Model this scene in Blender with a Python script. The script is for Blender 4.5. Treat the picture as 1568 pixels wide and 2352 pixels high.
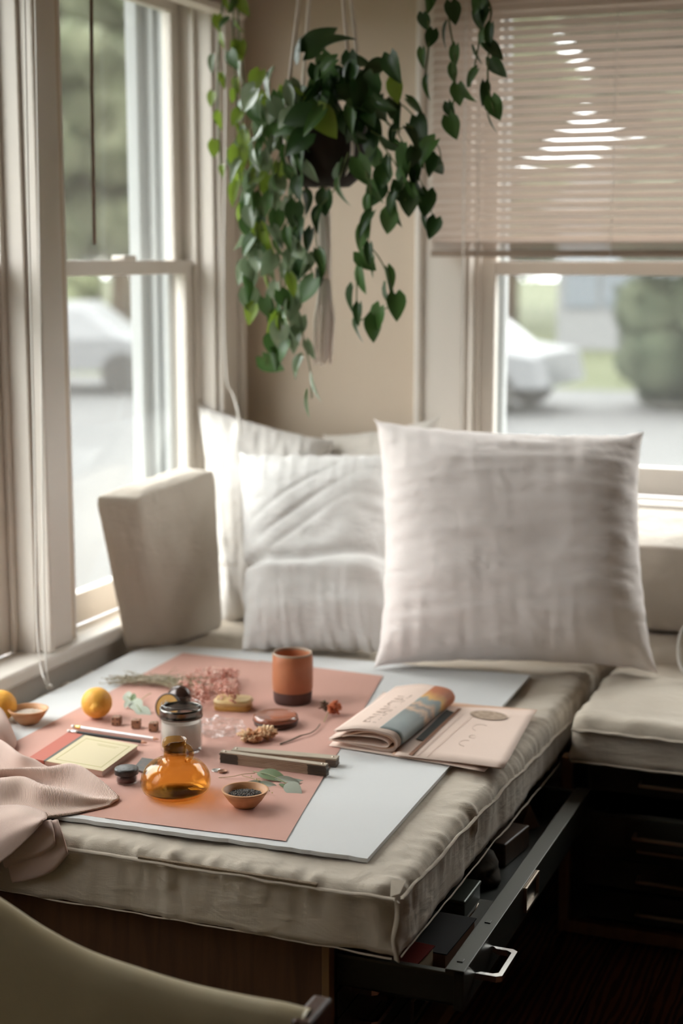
import bpy, bmesh, math, random
from mathutils import Vector, Matrix, Euler, noise
for o in list(bpy.data.objects): bpy.data.objects.remove(o)
SC = bpy.context.scene
COL = SC.collection
rnd = random.Random(7)
R = math.radians
# ------------------------------------------------------------------ camera
F = 3578.0; CXP, CYP = 784.0, 1176.0
PITCH = R(9.3012); YAW = R(21.333)
CAM = Vector((0, 0, 1.446))
cd = bpy.data.cameras.new('camera'); cam = bpy.data.objects.new('camera', cd); COL.objects.link(cam)
cam.location = CAM; cam.rotation_euler = (math.pi/2 - PITCH, 0, YAW)
cd.sensor_fit = 'VERTICAL'; cd.sensor_height = 36; cd.sensor_width = 24
cd.lens = F/2352*36; cd.clip_start = 0.05; cd.clip_end = 400
cd.dof.use_dof = True; cd.dof.focus_distance = 2.62; cd.dof.aperture_fstop = 2.3
SC.camera = cam
# ------------------------------------------------------------------ world and exposure
SC.view_settings.view_transform = 'Standard'; SC.view_settings.look = 'None'
SC.view_settings.gamma = 1; SC.view_settings.use_curve_mapping = False
SC.view_settings.exposure = 0.9
W = bpy.data.worlds.new('overcast'); SC.world = W; W.use_nodes = True
wn = W.node_tree.nodes; bg = wn['Background']
# overcast sky: luminance rises smoothly from the horizon to three times as much at the zenith, as a clouded sky does
tcw = wn.new('ShaderNodeTexCoord'); spw = wn.new('ShaderNodeSeparateXYZ'); W.node_tree.links.new(tcw.outputs['Generated'], spw.inputs[0])
mxw = wn.new('ShaderNodeMath'); mxw.operation = 'MAXIMUM'; mxw.inputs[1].default_value = 0; W.node_tree.links.new(spw.outputs[2], mxw.inputs[0])
mdw = wn.new('ShaderNodeMath'); mdw.operation = 'MULTIPLY_ADD'; SKY = 11.0
mdw.inputs[1].default_value = SKY*2/3; mdw.inputs[2].default_value = SKY/3; W.node_tree.links.new(mxw.outputs[0], mdw.inputs[0])
W.node_tree.links.new(mdw.outputs[0], bg.inputs[1]); bg.inputs[0].default_value = (0.98, 0.975, 1.0, 1)
# ------------------------------------------------------------------ projection helper (pixel -> point on a world plane)
_fw = Vector((-math.sin(YAW)*math.cos(PITCH), math.cos(YAW)*math.cos(PITCH), -math.sin(PITCH)))
_rt = Vector((math.cos(YAW), math.sin(YAW), 0)); _up = _rt.cross(_fw)
def at(px, py, x=None, y=None, z=None):
    r = _fw*F + _rt*(px-CXP) + _up*(CYP-py)
    if x is not None: t = (x-CAM.x)/r.x
    elif y is not None: t = (y-CAM.y)/r.y
    else: t = (z-CAM.z)/r.z
    return CAM + r*t
# ------------------------------------------------------------------ materials
MATS = {}
def mat(name, col, rough=0.6, metal=0.0, n_scale=0, n_amt=0.0, col2=None, c_scale=6, bump=0.0, b_scale=60, spec=0.5, sheen=0.0,
        trans=0.0, stretch=None, wave=None, sss=0):
    if name in MATS: return MATS[name]
    m = bpy.data.materials.new(name); m.use_nodes = True; nt = m.node_tree; N = nt.nodes; L = nt.links
    b = N['Principled BSDF']; b.inputs['Roughness'].default_value = rough; b.inputs['Metallic'].default_value = metal
    b.inputs['Specular IOR Level'].default_value = spec
    if sheen: b.inputs['Sheen Weight'].default_value = sheen
    if sss: b.inputs['Subsurface Weight'].default_value = sss; b.inputs['Subsurface Radius'].default_value = (.02,.01,.005)
    b.inputs['Base Color'].default_value = (*col, 1)
    tc = N.new('ShaderNodeTexCoord'); mp = N.new('ShaderNodeMapping'); L.new(tc.outputs['Object'], mp.inputs[0])
    if stretch: mp.inputs['Scale'].default_value = stretch
    if col2:
        n = N.new('ShaderNodeTexNoise'); n.inputs['Scale'].default_value = c_scale; n.inputs['Detail'].default_value = 5
        L.new(mp.outputs[0], n.inputs[0])
        cr = N.new('ShaderNodeValToRGB'); cr.color_ramp.elements[0].position = .35; cr.color_ramp.elements[1].position = .65
        cr.color_ramp.elements[0].color = (*col, 1); cr.color_ramp.elements[1].color = (*col2, 1)
        L.new(n.outputs[0], cr.inputs[0]); L.new(cr.outputs[0], b.inputs['Base Color'])
    if bump:
        n = N.new('ShaderNodeTexNoise'); n.inputs['Scale'].default_value = b_scale; n.inputs['Detail'].default_value = 6
        L.new(mp.outputs[0], n.inputs[0])
        bp = N.new('ShaderNodeBump'); bp.inputs['Strength'].default_value = bump; bp.inputs['Distance'].default_value = .004
        L.new(n.outputs[0], bp.inputs['Height']); L.new(bp.outputs[0], b.inputs['Normal'])
    if trans:
        t = N.new('ShaderNodeBsdfTranslucent'); t.inputs[0].default_value = (*[min(1, c*1.3) for c in col], 1)
        mx = N.new('ShaderNodeMixShader'); mx.inputs[0].default_value = trans
        L.new(b.outputs[0], mx.inputs[1]); L.new(t.outputs[0], mx.inputs[2]); L.new(mx.outputs[0], N['Material Output'].inputs[0])
    MATS[name] = m; return m
def linen(name, col, crink=0.35, col2=None, weave=0.25, cs=7):
    """woven cloth: fine crossed thread relief plus soft creases"""
    if name in MATS: return MATS[name]
    m = mat(name, col, rough=.9, col2=col2, c_scale=cs, spec=.15, sheen=.15)
    N = m.node_tree.nodes; L = m.node_tree.links; b = N['Principled BSDF']
    tc = N.new('ShaderNodeTexCoord'); prev = None
    for sc, st, di, scale in (((1, 1, 12), weave, .0020, 90), ((12, 12, 1), weave, .0020, 45), ((1, 1, 3), crink, .010, 11), ((1.5, 1.5, .6), crink, .014, 7)):
        mp = N.new('ShaderNodeMapping'); mp.inputs['Scale'].default_value = sc; L.new(tc.outputs['Object'], mp.inputs[0])
        n = N.new('ShaderNodeTexNoise'); n.inputs['Scale'].default_value = scale; n.inputs['Detail'].default_value = 3
        n.inputs['Distortion'].default_value = .6
        L.new(mp.outputs[0], n.inputs[0])
        bp = N.new('ShaderNodeBump'); bp.inputs['Strength'].default_value = st; bp.inputs['Distance'].default_value = di
        L.new(n.outputs[0], bp.inputs['Height'])
        if prev: L.new(prev.outputs[0], bp.inputs['Normal'])
        prev = bp
    L.new(prev.outputs[0], b.inputs['Normal']); return m
def wood(name, c1, c2, scale=3, stretch=(1, 12, 12), rough=.45, spec=.4, ring=False):
    if name in MATS: return MATS[name]
    m = mat(name, c1, rough=rough, spec=spec); N = m.node_tree.nodes; L = m.node_tree.links; b = N['Principled BSDF']
    tc = N.new('ShaderNodeTexCoord'); mp = N.new('ShaderNodeMapping'); mp.inputs['Scale'].default_value = stretch
    L.new(tc.outputs['Object'], mp.inputs[0])
    w = N.new('ShaderNodeTexWave' if ring else 'ShaderNodeTexNoise')
    w.inputs['Scale'].default_value = scale
    if ring: w.inputs['Distortion'].default_value = 9; w.inputs['Detail'].default_value = 4; w.inputs['Detail Scale'].default_value = 1.2
    else: w.inputs['Detail'].default_value = 6; w.inputs['Distortion'].default_value = 1.2
    L.new(mp.outputs[0], w.inputs[0])
    cr = N.new('ShaderNodeValToRGB'); cr.color_ramp.elements[0].color = (*c1, 1); cr.color_ramp.elements[1].color = (*c2, 1)
    cr.color_ramp.elements[0].position = .3; cr.color_ramp.elements[1].position = .7
    L.new(w.outputs[0], cr.inputs[0]); L.new(cr.outputs[0], b.inputs['Base Color']); return m
def thin_glass(name, tint, gloss=0.08, rough=0.0, haze=0.0):
    """thin sheet glass: tinted straight-through light plus fresnel reflection"""
    if name in MATS: return MATS[name]
    m = bpy.data.materials.new(name); m.use_nodes = True; N = m.node_tree.nodes; L = m.node_tree.links
    N.remove(N['Principled BSDF']); out = N['Material Output']
    t = N.new('ShaderNodeBsdfTransparent'); t.inputs[0].default_value = (*tint, 1)
    g = N.new('ShaderNodeBsdfGlossy'); g.inputs['Roughness'].default_value = rough
    fr = N.new('ShaderNodeFresnel'); ge = N.new('ShaderNodeNewGeometry')
    mr = N.new('ShaderNodeMapRange'); mr.inputs['To Min'].default_value = 1.45; mr.inputs['To Max'].default_value = 1/1.45
    L.new(ge.outputs['Backfacing'], mr.inputs['Value']); L.new(mr.outputs[0], fr.inputs[0])
    mx = N.new('ShaderNodeMixShader'); L.new(fr.outputs[0], mx.inputs[0]); L.new(t.outputs[0], mx.inputs[1]); L.new(g.outputs[0], mx.inputs[2])
    last = mx
    if haze:
        d = N.new('ShaderNodeBsdfDiffuse'); d.inputs[0].default_value = (.8, .8, .8, 1)
        m2 = N.new('ShaderNodeMixShader'); m2.inputs[0].default_value = haze
        L.new(mx.outputs[0], m2.inputs[1]); L.new(d.outputs[0], m2.inputs[2]); last = m2
    L.new(last.outputs[0], out.inputs[0]); MATS[name] = m; return m

M_wall = mat('cream_paint', (.64, .53, .42), .8, bump=.08, b_scale=90)
M_trim = mat('trim_paint', (.74, .68, .615), .45, bump=.06, b_scale=30)
M_ext = mat('exterior_paint', (.42, .43, .43), .6)
M_ceil = mat('ceiling_paint', (.72, .62, .50), .9)
M_glass = thin_glass('window_glass', (.93, .95, .93), haze=.085)
M_mattress = linen('oatmeal_linen', (.50, .43, .345), .45, (.54, .47, .385))
M_white = linen('white_linen', (.70, .665, .63), .5)
M_cool = linen('cool_white_linen', (.71, .69, .67), .5)
M_pinkw = linen('blush_white_linen', (.81, .74, .71), .45, (.79, .72, .69))
M_beige = linen('beige_linen', (.60, .53, .45), .35)
M_bolster = linen('bolster_linen', (.62, .56, .49), .7)
M_board = mat('foam_board', (.635, .635, .63), .75, bump=.1, b_scale=500)
M_pink = mat('salmon_paper', (.56, .31, .25), .8, bump=.12, b_scale=700, col2=(.57, .32, .262), c_scale=2)
M_steel = mat('dark_steel', (.030, .031, .024), .38, .25, bump=.05, b_scale=300)
M_steelin = mat('steel_edge', (.065, .062, .048), .45, .5)
M_chrome = mat('chrome', (.62, .60, .56), .18, 1.0)
M_brass = mat('aged_nickel', (.52, .42, .33), .35, 1.0)
M_woodp = wood('walnut_panel', (.060, .026, .011), (.10, .045, .019), 4, (9, 1, .8), .6)
M_woodt = wood('oak_trim', (.16, .085, .035), (.22, .12, .05), 5, (9, 1, 1), .55)
M_floor = wood('floor_oak', (.035, .012, .007), (.11, .042, .022), 2.2, (9, 1.2, 1), .6, .10, ring=True)
M_cord = mat('cord_white', (.72, .68, .63), .8)
M_rope = mat('macrame_cotton', (.86, .77, .70), .95, bump=.5, b_scale=180)
M_blind = mat('blind_slat', (.60, .50, .43), .5, trans=.2)
M_rail = mat('blind_rail', (.32, .24, .185), .5)
M_black = mat('black_matte', (.012, .011, .010), .7)
M_basket = mat('dark_basket', (.020, .013, .008), .9, bump=.6, b_scale=60)
M_stem = mat('plant_stem', (.12, .16, .05), .6)
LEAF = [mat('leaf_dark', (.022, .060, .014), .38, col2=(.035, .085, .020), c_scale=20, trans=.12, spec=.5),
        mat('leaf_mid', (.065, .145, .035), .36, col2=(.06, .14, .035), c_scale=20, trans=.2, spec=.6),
        mat('leaf_sheen', (.21, .29, .17), .24, col2=(.28, .35, .23), c_scale=20, trans=.2, spec=.9),  # whitish tone paints in the window sheen on leaves
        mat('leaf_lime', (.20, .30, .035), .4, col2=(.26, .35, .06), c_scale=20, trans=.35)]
M_euc = mat('eucalyptus_leaf', (.33, .36, .28), .6, col2=(.40, .42, .35), c_scale=30, spec=.4)
M_euc2 = mat('eucalyptus_green', (.13, .18, .075), .5, spec=.5)

# ------------------------------------------------------------------ mesh helpers
def mesh_obj(name, verts, faces, m=None, parent=None, smooth=False, loc=None):
    me = bpy.data.meshes.new(name); me.from_pydata([tuple(v) for v in verts], [], faces); me.update()
    if smooth: me.polygons.foreach_set('use_smooth', [True]*len(me.polygons))
    o = bpy.data.objects.new(name, me); COL.objects.link(o)
    if m: me.materials.append(m)
    if parent: o.parent = parent
    if loc is not None: o.location = loc
    return o
def bm_obj(name, bm, m=None, parent=None, smooth=False, loc=None):
    me = bpy.data.meshes.new(name); bmesh.ops.recalc_face_normals(bm, faces=bm.faces); bm.to_mesh(me); bm.free()
    if smooth: me.polygons.foreach_set('use_smooth', [True]*len(me.polygons))
    o = bpy.data.objects.new(name, me); COL.objects.link(o)
    if m: me.materials.append(m)
    if parent: o.parent = parent
    if loc is not None: o.location = loc
    return o
def tag(o, label=None, cat=None, group=None, kind=None):
    if label: o['label'] = label
    if cat: o['category'] = cat
    if group: o['group'] = group
    if kind: o['kind'] = kind
    return o
def empty(name, loc, label=None, cat=None, group=None, kind=None, rz=0):
    o = bpy.data.objects.new(name, None); COL.objects.link(o); o.location = loc; o.rotation_euler = (0, 0, rz)
    o.empty_display_size = .02
    bpy.context.view_layer.update()
    return tag(o, label, cat, group, kind)
def unp(o):
    """children are modelled in world space; shift them into the parent's frame"""
    for c in [k for k in bpy.data.objects if k.parent == o]:
        c.matrix_parent_inverse = o.matrix_basis.inverted()
    return o
def child_inv(c, p):
    c.parent = p; c.matrix_parent_inverse = (Matrix.Translation(p.location) @ p.rotation_euler.to_matrix().to_4x4()).inverted(); return c
def add_box(bm, a, b, bev=0.0, seg=2):
    a = Vector(a); b = Vector(b)
    r = bmesh.ops.create_cube(bm, size=1)
    for v in r['verts']:
        v.co = Vector(((a.x+b.x)/2 + v.co.x*abs(b.x-a.x), (a.y+b.y)/2 + v.co.y*abs(b.y-a.y), (a.z+b.z)/2 + v.co.z*abs(b.z-a.z)))
    if bev:
        es = {e for v in r['verts'] for e in v.link_edges}
        bmesh.ops.bevel(bm, geom=list(es), offset=bev, segments=seg, affect='EDGES', profile=.5)
def box(name, a, b, m, parent=None, bev=0.002, seg=2):
    bm = bmesh.new(); add_box(bm, a, b, bev, seg)
    o = bm_obj(name, bm, m)
    if parent: child_inv(o, parent)
    return o
def catmull(pts, n):
    pts = [Vector(p) for p in pts]; out = []
    P = [pts[0]*2-pts[1]] + pts + [pts[-1]*2-pts[-2]]
    for i in range(1, len(P)-2):
        for k in range(n):
            t = k/n; a, b, c, d = P[i-1], P[i], P[i+1], P[i+2]
            out.append(.5*((2*b)+(c-a)*t+(2*a-5*b+4*c-d)*t*t+(3*b-a-3*c+d)*t**3))
    out.append(pts[-1]); return out
def add_tube(bm, pts, r, seg=8, cap=True):
    pts = [Vector(p) for p in pts]; rings = []
    rr = r if isinstance(r, (list, tuple)) else [r]*len(pts)
    prev = None
    for i, p in enumerate(pts):
        d = (pts[min(i+1, len(pts)-1)] - pts[max(i-1, 0)])
        if d.length < 1e-9: d = Vector((0, 0, 1))
        d.normalize()
        if prev is None:
            a = d.orthogonal().normalized()
        else:
            a = (prev - d*prev.dot(d))
            a = a.normalized() if a.length > 1e-6 else d.orthogonal().normalized()
        prev = a; b = d.cross(a)
        rings.append([bm.verts.new(p + (a*math.cos(2*math.pi*k/seg) + b*math.sin(2*math.pi*k/seg))*rr[i]) for k in range(seg)])
    for i in range(len(rings)-1):
        for k in range(seg):
            bm.faces.new((rings[i][k], rings[i][(k+1) % seg], rings[i+1][(k+1) % seg], rings[i+1][k]))
    if cap:
        bm.faces.new(list(reversed(rings[0]))); bm.faces.new(rings[-1])
def tube(name, pts, r, m, parent=None, seg=8, sm=0):
    bm = bmesh.new(); add_tube(bm, catmull(pts, sm) if sm else pts, r, seg)
    o = bm_obj(name, bm, m, smooth=True)
    if parent: child_inv(o, parent)
    return o
def lathe(name, prof, m, parent=None, seg=48, loc=None, closed=False, smooth=True, fn=None):
    """prof: (radius, z) list, coordinates local"""
    vs = []; fs = []; n = len(prof)
    for k in range(seg):
        a = 2*math.pi*k/seg
        for i, (r, z) in enumerate(prof):
            v = Vector((r*math.cos(a), r*math.sin(a), z))
            if fn: v = fn(v, a, i)
            vs.append(v)
    for k in range(seg):
        k2 = (k+1) % seg
        for i in range(n-1 if not closed else n):
            j = (i+1) % n
            fs.append((k*n+i, k2*n+i, k2*n+j, k*n+j))
    bm = bmesh.new()
    V = [bm.verts.new(v) for v in vs]
    for f in fs:
        try: bm.faces.new([V[q] for q in f])
        except ValueError: pass
    bmesh.ops.remove_doubles(bm, verts=bm.verts, dist=1e-6)
    bmesh.ops.dissolve_degenerate(bm, edges=bm.edges, dist=1e-7)
    return bm_obj(name, bm, m, parent, smooth, loc)
def autosmooth(o, ang=40):
    me = o.data
    me.polygons.foreach_set('use_smooth', [True]*len(me.polygons))
    me.set_sharp_from_angle(angle=R(ang)) if hasattr(me, 'set_sharp_from_angle') else None
    return o
def grid_mesh(rows, close=False):
    n = len(rows[0]); vs = [v for r in rows for v in r]; fs = []
    for i in range(len(rows)-1):
        for j in range(n-1): fs.append((i*n+j, i*n+j+1, (i+1)*n+j+1, (i+1)*n+j))
    return vs, fs
def loft(name, rows, m, parent=None, nu=10, nv=8, thick=.0, uv=True, noise_amp=0, nsc=20):
    """smooth surface through rows of control points"""
    R1 = [catmull(r, nu) for r in rows]
    ncol = len(R1[0]); cols = [catmull([R1[i][j] for i in range(len(R1))], nv) for j in range(ncol)]
    G = [[cols[j][i] for j in range(ncol)] for i in range(len(cols[0]))]
    if noise_amp:
        for r in G:
            for v in r: v.z += noise_amp*noise.noise(v*nsc)
    vs, fs = grid_mesh(G)
    o = mesh_obj(name, vs, fs, m, smooth=True)
    if uv:
        ul = o.data.uv_layers.new(name='UVMap'); H = len(G)
        for p in o.data.polygons:
            for li in p.loop_indices:
                vi = o.data.loops[li].vertex_index
                ul.data[li].uv = ((vi % ncol)/(ncol-1), (vi//ncol)/(H-1))
    if parent: child_inv(o, parent)
    if thick:
        s = o.modifiers.new('t', 'SOLIDIFY'); s.thickness = thick; s.offset = 0
    return o

# ================================================================== THE ROOM
XW = -1.875      # face of the window wall
YB = 4.05        # face of the back wall
XO = -2.11       # outer face of the window wall
YO = 4.28
ZC = 2.55
X1, Y0 = 2.9, -2.4
Z_ST = .567      # top of the window stool
def S(name, a, b, m, parent=None, bev=0): 
    o = box(name, a, b, m, parent, bev); 
    if not parent: o['kind'] = 'structure'
    return o
# floor with planks as parts
fl = empty('floor', (0, 0, 0), 'dark stained oak floor boards', None, kind='structure')
child_inv(box('subfloor', (XW-.2, Y0-.1, -.06), (X1+.1, YB+.2, -.012), M_black, None, 0), fl)
pm = []
for k in range(3):
    bm = bmesh.new(); add_box(bm, (-.0565, -.6 - .1*k, -.012), (.0565, .6 + .1*k, 0), .0015, 1)
    q = bpy.data.meshes.new('plank'); bm.to_mesh(q); bm.free(); q.materials.append(M_floor); pm.append((q, 1.2+.2*k))
x = XW + .06; rw = 0
while x < X1:
    y = Y0 + .3*((rw*7) % 4)
    while y < YB + .1:
        q, ln = pm[rnd.randrange(3)]
        o = bpy.data.objects.new('plank', q); COL.objects.link(o); o.parent = fl; o.location = (x, y+ln/2, rnd.uniform(-.0006, 0))
        y += ln + .002
    x += .116; rw += 1
wl = empty('wall_left', (XW, 0, 0), 'cream painted wall holding the windows on the left', kind='structure')
# openings on the left wall: (y0,y1); z 0.55..2.16
Z0, Z1 = .53, 2.15
OP = [(2.13, 2.93), (3.085, 3.865), (1.175, 1.975)]  # last opening holds the added window out of view
def WL(y0, y1, z0, z1, m=M_wall, x0=XO, x1=XW): S('panel', (x0, y0, z0), (x1, y1, z1), m, wl)
WL(Y0, YO, 0, Z0); WL(Y0, YO, Z1, ZC+.1); WL(Y0, 1.175, Z0, Z1); WL(1.975, 2.13, Z0, Z1); WL(2.93, 3.085, Z0, Z1); WL(3.865, YO, Z0, Z1)
wb = empty('wall_back', (0, YB, 0), 'cream painted back wall beside the corner', kind='structure')
BX0, BX1, BZ0, BZ1 = -1.225, .28, .80, 2.15
def WB(x0, x1, z0, z1): S('panel', (x0, YB, z0), (x1, YO, z1), M_wall, wb)
WB(XW, X1, 0, BZ0); WB(XW, X1, BZ1, ZC+.1); WB(XW, BX0, BZ0, BZ1); WB(BX1, X1, BZ0, BZ1)
S('added_eave', (XO-.6, Y0, ZC+.13), (X1+.3, YO+.6, ZC+.20), M_ext)  # unseen roof overhang, added to keep skylight off the exterior jambs
S('wall_right', (X1, Y0, 0), (X1+.12, YO, ZC+.1), M_wall)
S('wall_front', (XO, Y0-.12, 0), (X1+.12, Y0, ZC+.1), M_wall)
S('ceiling', (XO, Y0-.1, ZC), (X1+.1, YO, ZC+.12), M_ceil)
S('baseboard_back', (XW, YB-.018, 0), (X1, YB, .14), M_trim)

# windows -----------------------------------------------------------------
def window(idx, horiz, u0, u1, z0, z1, zm, label, ubase):
    """double hung window; horiz False: in the left wall (u = y), True: back wall (u = x). depth d is measured outward from the wall face."""
    def B(name, ua, ub, da, db, za, zb, m=M_trim, par=None, bev=.003):
        if horiz: a, b = (ua, YB+da, za), (ub, YB+db, zb)
        else: a, b = (XW-da, ua, za), (XW-db, ub, zb)
        a, b = tuple(min(p, q) for p, q in zip(a, b)), tuple(max(p, q) for p, q in zip(a, b))
        return box(name, a, b, m, par, bev)
    w = empty('window_%d' % idx, (0, YB, z0) if horiz else (XW, 0, z0), label, kind='structure')
    dep = .23
    # jamb lining, head, bottom
    B('jamb', u0, u0+.012, 0, dep, z0, z1, par=w); B('jamb', u1-.012, u1, 0, dep, z0, z1, par=w); B('head_jamb', u0, u1, 0, dep, z1-.015, z1, par=w)
    # stops and storm tracks
    for s, e in ((u0, 1), (u1, -1)):
        B('parting_stop', s+e*.012, s+e*.028, .045, .057, z0, z1, par=w)
        B('storm_track', s+e*.012, s+e*.040, .125, .14, z0, z1, M_ext, w)
        B('storm_track', s+e*.012, s+e*.030, .165, .18, z0, z1, M_ext, w)
        B('exterior_casing', s+e*.012, s+e*.055, .20, .235, z0-.02, z1, M_ext, w)
        B('exterior_jamb', s+e*.0121, s+e*.0145, .124, .229, z0, z1, M_ext, w, 0)
    zi = Z_ST if not horiz else z0 + .02
    B('outer_sill', u0, u1, .02, .27, z0-.03, zi-.012, M_ext, w)
    # lower sash (inner) and upper sash (outer)
    def sash(name, d0, d1, za, zb, st, rb, rt):
        s = B(name, u0+.014, u0+.014+st, d0, d1, za, zb, par=None)
        bm = bmesh.new(); bm.from_mesh(s.data)
        def addb(ua, ub, z_a, z_b, bev=.004):
            if horiz: add_box(bm, (ua, YB+d0, z_a), (ub, YB+d1, z_b), bev)
            else: add_box(bm, (XW-d1, ua, z_a), (XW-d0, ub, z_b), bev)
        addb(u1-.014-st, u1-.014, za, zb); addb(u0+.0138+st, u1-.0138-st, za, za+rb, .002); addb(u0+.0138+st, u1-.0138-st, zb-rt, zb, .002)
        # glazing bead
        bm.to_mesh(s.data); bm.free(); child_inv(s, w)
        dm = (d0+d1)/2
        g = B('pane', u0+.014+st-.004, u1-.014-st+.004, dm-.0015, dm+.0015, za+rb-.004, zb-rt+.004, M_glass, None, 0)
        g.parent = s
        return s
    lo = sash('lower_sash', .058, .090, zi, zm+.032, .052, .075, .036)
    up = sash('upper_sash', .093, .122, zm-.004, z1-.016, .046, .036, .05)
    um = (u0+u1)/2
    lk = B('sash_lock', um-.03, um+.03, .045, .085, zm+.032, zm+.045, M_trim, None, .004); lk.parent = lo
    # inside casing
    B('casing', u1, u1+.115, -.020, .0, zi if not horiz else zi, z1, par=w, bev=.006) if idx != 1 else None
    if idx == 1:
        B('casing', u1, u1+.10, -.018, 0, zi, z1, par=w, bev=.006); B('casing_bead', u1+.10, u1+.125, -.034, 0, zi, z1, par=w, bev=.008)
    B('head_casing', u0-.1, u1+.1, -.02, 0, z1, z1+.12, par=w, bev=.006)
    return w, B
w1, B1 = window(1, False, OP[1][0], OP[1][1], Z0, Z1, 1.405, 'white double hung window beside the corner in the left wall', 0)
w2, B2 = window(2, False, OP[0][0], OP[0][1], Z0, Z1, 1.405, 'white double hung window at the left picture edge', 0)
w4, B4 = window(4, False, OP[2][0], OP[2][1], Z0, Z1, 1.405, 'added unseen double hung window nearest the camera, for fill light', 0)  # extra window out of view, added to brighten the foreground
w3, B3 = window(3, True, BX0, BX1, BZ0-.0, BZ1, 1.402, 'wide white double hung window with blind in the back wall', 0)
# mullion casing between the two left windows has a bead
S('casing_bead', (XW-.0, 2.9275, Z_ST), (XW+.034, 2.9445, Z1-.001), M_trim, w2, .005)
B3('casing', BX0-.115, BX0, -.022, 0, BZ0+.02, BZ1, par=w3, bev=.006); B3('casing_bead', BX0-.135, BX0-.112, -.034, 0, BZ0+.02, BZ1, par=w3, bev=.008)
B3('stool', BX0-.16, BX1+.16, -.075, .058, BZ0-.012, BZ0+.019, par=w3, bev=.008); B3('apron', BX0-.13, BX1+.13, -.02, 0, BZ0-.12, BZ0-.012, par=w3, bev=.006)
st = S('trim_1', (XW-.058, 0.4, Z_ST-.035), (-1.83, YB-.002, Z_ST), M_trim, None, .008); st['label'] = 'long white window stool above the mattress'
st = S('trim_2', (XW, 0.4, .40), (XW+.022, YB-.002, Z_ST-.035), M_trim, None, .004); st['label'] = 'white apron board under the long window stool'



# ================================================================== BLINDS AND CORDS
bl = empty('mini_blind', (-.5, 3.99, 1.45), 'beige slatted mini blind lowered over the upper half of the back window', 'blind')
bx0, bx1, by = -1.30, .38, 3.985
bm = bmesh.new()
ang = R(52); hw = .0125
sv = []; n = 5
vs = []; fs = []
for i, xx in enumerate((0, bx1-bx0)):
    for k in range(n):
        t = (k/(n-1)-.5)*2
        c = .0022*(1-t*t)
        # local slat plane tilted: room side edge down
        u, v = t*hw, c
        vs.append((xx, u*math.cos(ang) - v*math.sin(ang), u*math.sin(ang) + v*math.cos(ang)))
for k in range(n-1): fs.append((k, k+1, n+k+1, n+k))
sl = bpy.data.meshes.new('slat'); sl.from_pydata(vs, [], fs); sl.materials.append(M_blind); sl.polygons.foreach_set('use_smooth', [True]*len(fs))
z = 1.492
while z < 2.20:
    o = bpy.data.objects.new('slat', sl); COL.objects.link(o); o.location = (bx0, by, z+rnd.uniform(-.0008, .0008)); child_inv(o, bl)
    z += .0215
zz = 1.452
for k in range(6):       # slats resting stacked on the bottom rail
    o = bpy.data.objects.new('slat', sl); COL.objects.link(o); o.location = (bx0, by, 1.466+k*.0035); o.rotation_euler = (-ang, 0, 0); child_inv(o, bl)
box('bottom_rail', (bx0, by-.013, 1.446), (bx1, by+.013, 1.464), M_rail, bl, .004)
box('headrail', (bx0, by-.02, 2.20), (bx1, by+.02, 2.245), M_rail, bl, .003)
for xx in (-1.17, -.82, -.2):
    for dy in (-.0135, .0135): tube('ladder_cord', [(xx, by+dy, 1.45), (xx, by+dy, 2.21)], .0009, M_cord, bl, 5)
c = tube('blind_cord', [(-1.205, by-.028, 2.2), (-1.204, by-.03, 1.6), (-1.203, by-.03, .98)], .0022, M_cord, None, 6)
tag(c, 'white lift cord hanging straight down left of the back window blind', 'cord')
# raised blind of window 1
rb = empty('raised_blind', (-1.83, 3.47, 2.09), 'raised blind stack at the top of the left window beside the corner', 'blind')
box('headrail', (XW+.02, 3.06, 2.17), (XW+.075, 3.925, 2.215), M_trim, rb, .004)
for k in range(14):
    box('slat', (XW+.022, 3.065, 2.092+k*.0055), (XW+.072, 3.92, 2.095+k*.0055), M_blind, rb, 0)
box('bottom_rail', (XW+.022, 3.065, 2.070), (XW+.072, 3.92, 2.090), M_trim, rb, .004)
lb = empty('mini_blind', (XW+.04, 1.575, .62), 'added unseen mini blind lowered to dim the added left window', 'blind')  # blind added out of view to cut the extra window's light
bm = bmesh.new(); add_box(bm, (-.011, -.42, -.0006), (.011, .42, .0006), 0); Msl = Matrix.Rotation(R(60), 4, 'Y'); bmesh.ops.transform(bm, matrix=Msl, verts=bm.verts)
sl2 = bpy.data.meshes.new('slat'); bm.to_mesh(sl2); bm.free(); sl2.materials.append(M_blind)
for k in range(71):
    o = bpy.data.objects.new('slat', sl2); COL.objects.link(o); o.location = (XW+.04, 1.575, .645+k*.0215); child_inv(o, lb)
box('bottom_rail', (XW+.027, 1.155, .618), (XW+.053, 1.995, .636), M_rail, lb, .003); box('headrail', (XW+.022, 1.155, 2.165), (XW+.06, 1.995, 2.205), M_rail, lb, .003)
tube('tilt_wand', [at(209, -60, x=-1.80), at(211, 200, x=-1.80), at(217, 562, x=-1.80)], .0042, mat('wand', (.30, .22, .17), .4), rb, 6)
def cord(label, pts, r=.0021):
    o = tube('blind_cord', pts, r, M_cord, None, 6, 6); tag(o, label, 'cord'); return o
XC = -1.825
cord('white blind cord looped with a knot on the mattress, left of the two', [at(55, -60, x=XC), at(66, 500, x=XC), at(78, 1000, x=XC), at(84, 1400, x=XC), at(92, 1520, x=-1.815), at(103, 1562, x=-1.79), at(112, 1576, z=.512)])
cord('white blind cord beside the looped one in front of the left window post', [at(80, -60, x=XC), at(90, 500, x=XC), at(97, 1000, x=XC), at(101, 1400, x=XC), at(107, 1530, x=-1.81), at(113, 1574, z=.514)])
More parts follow.
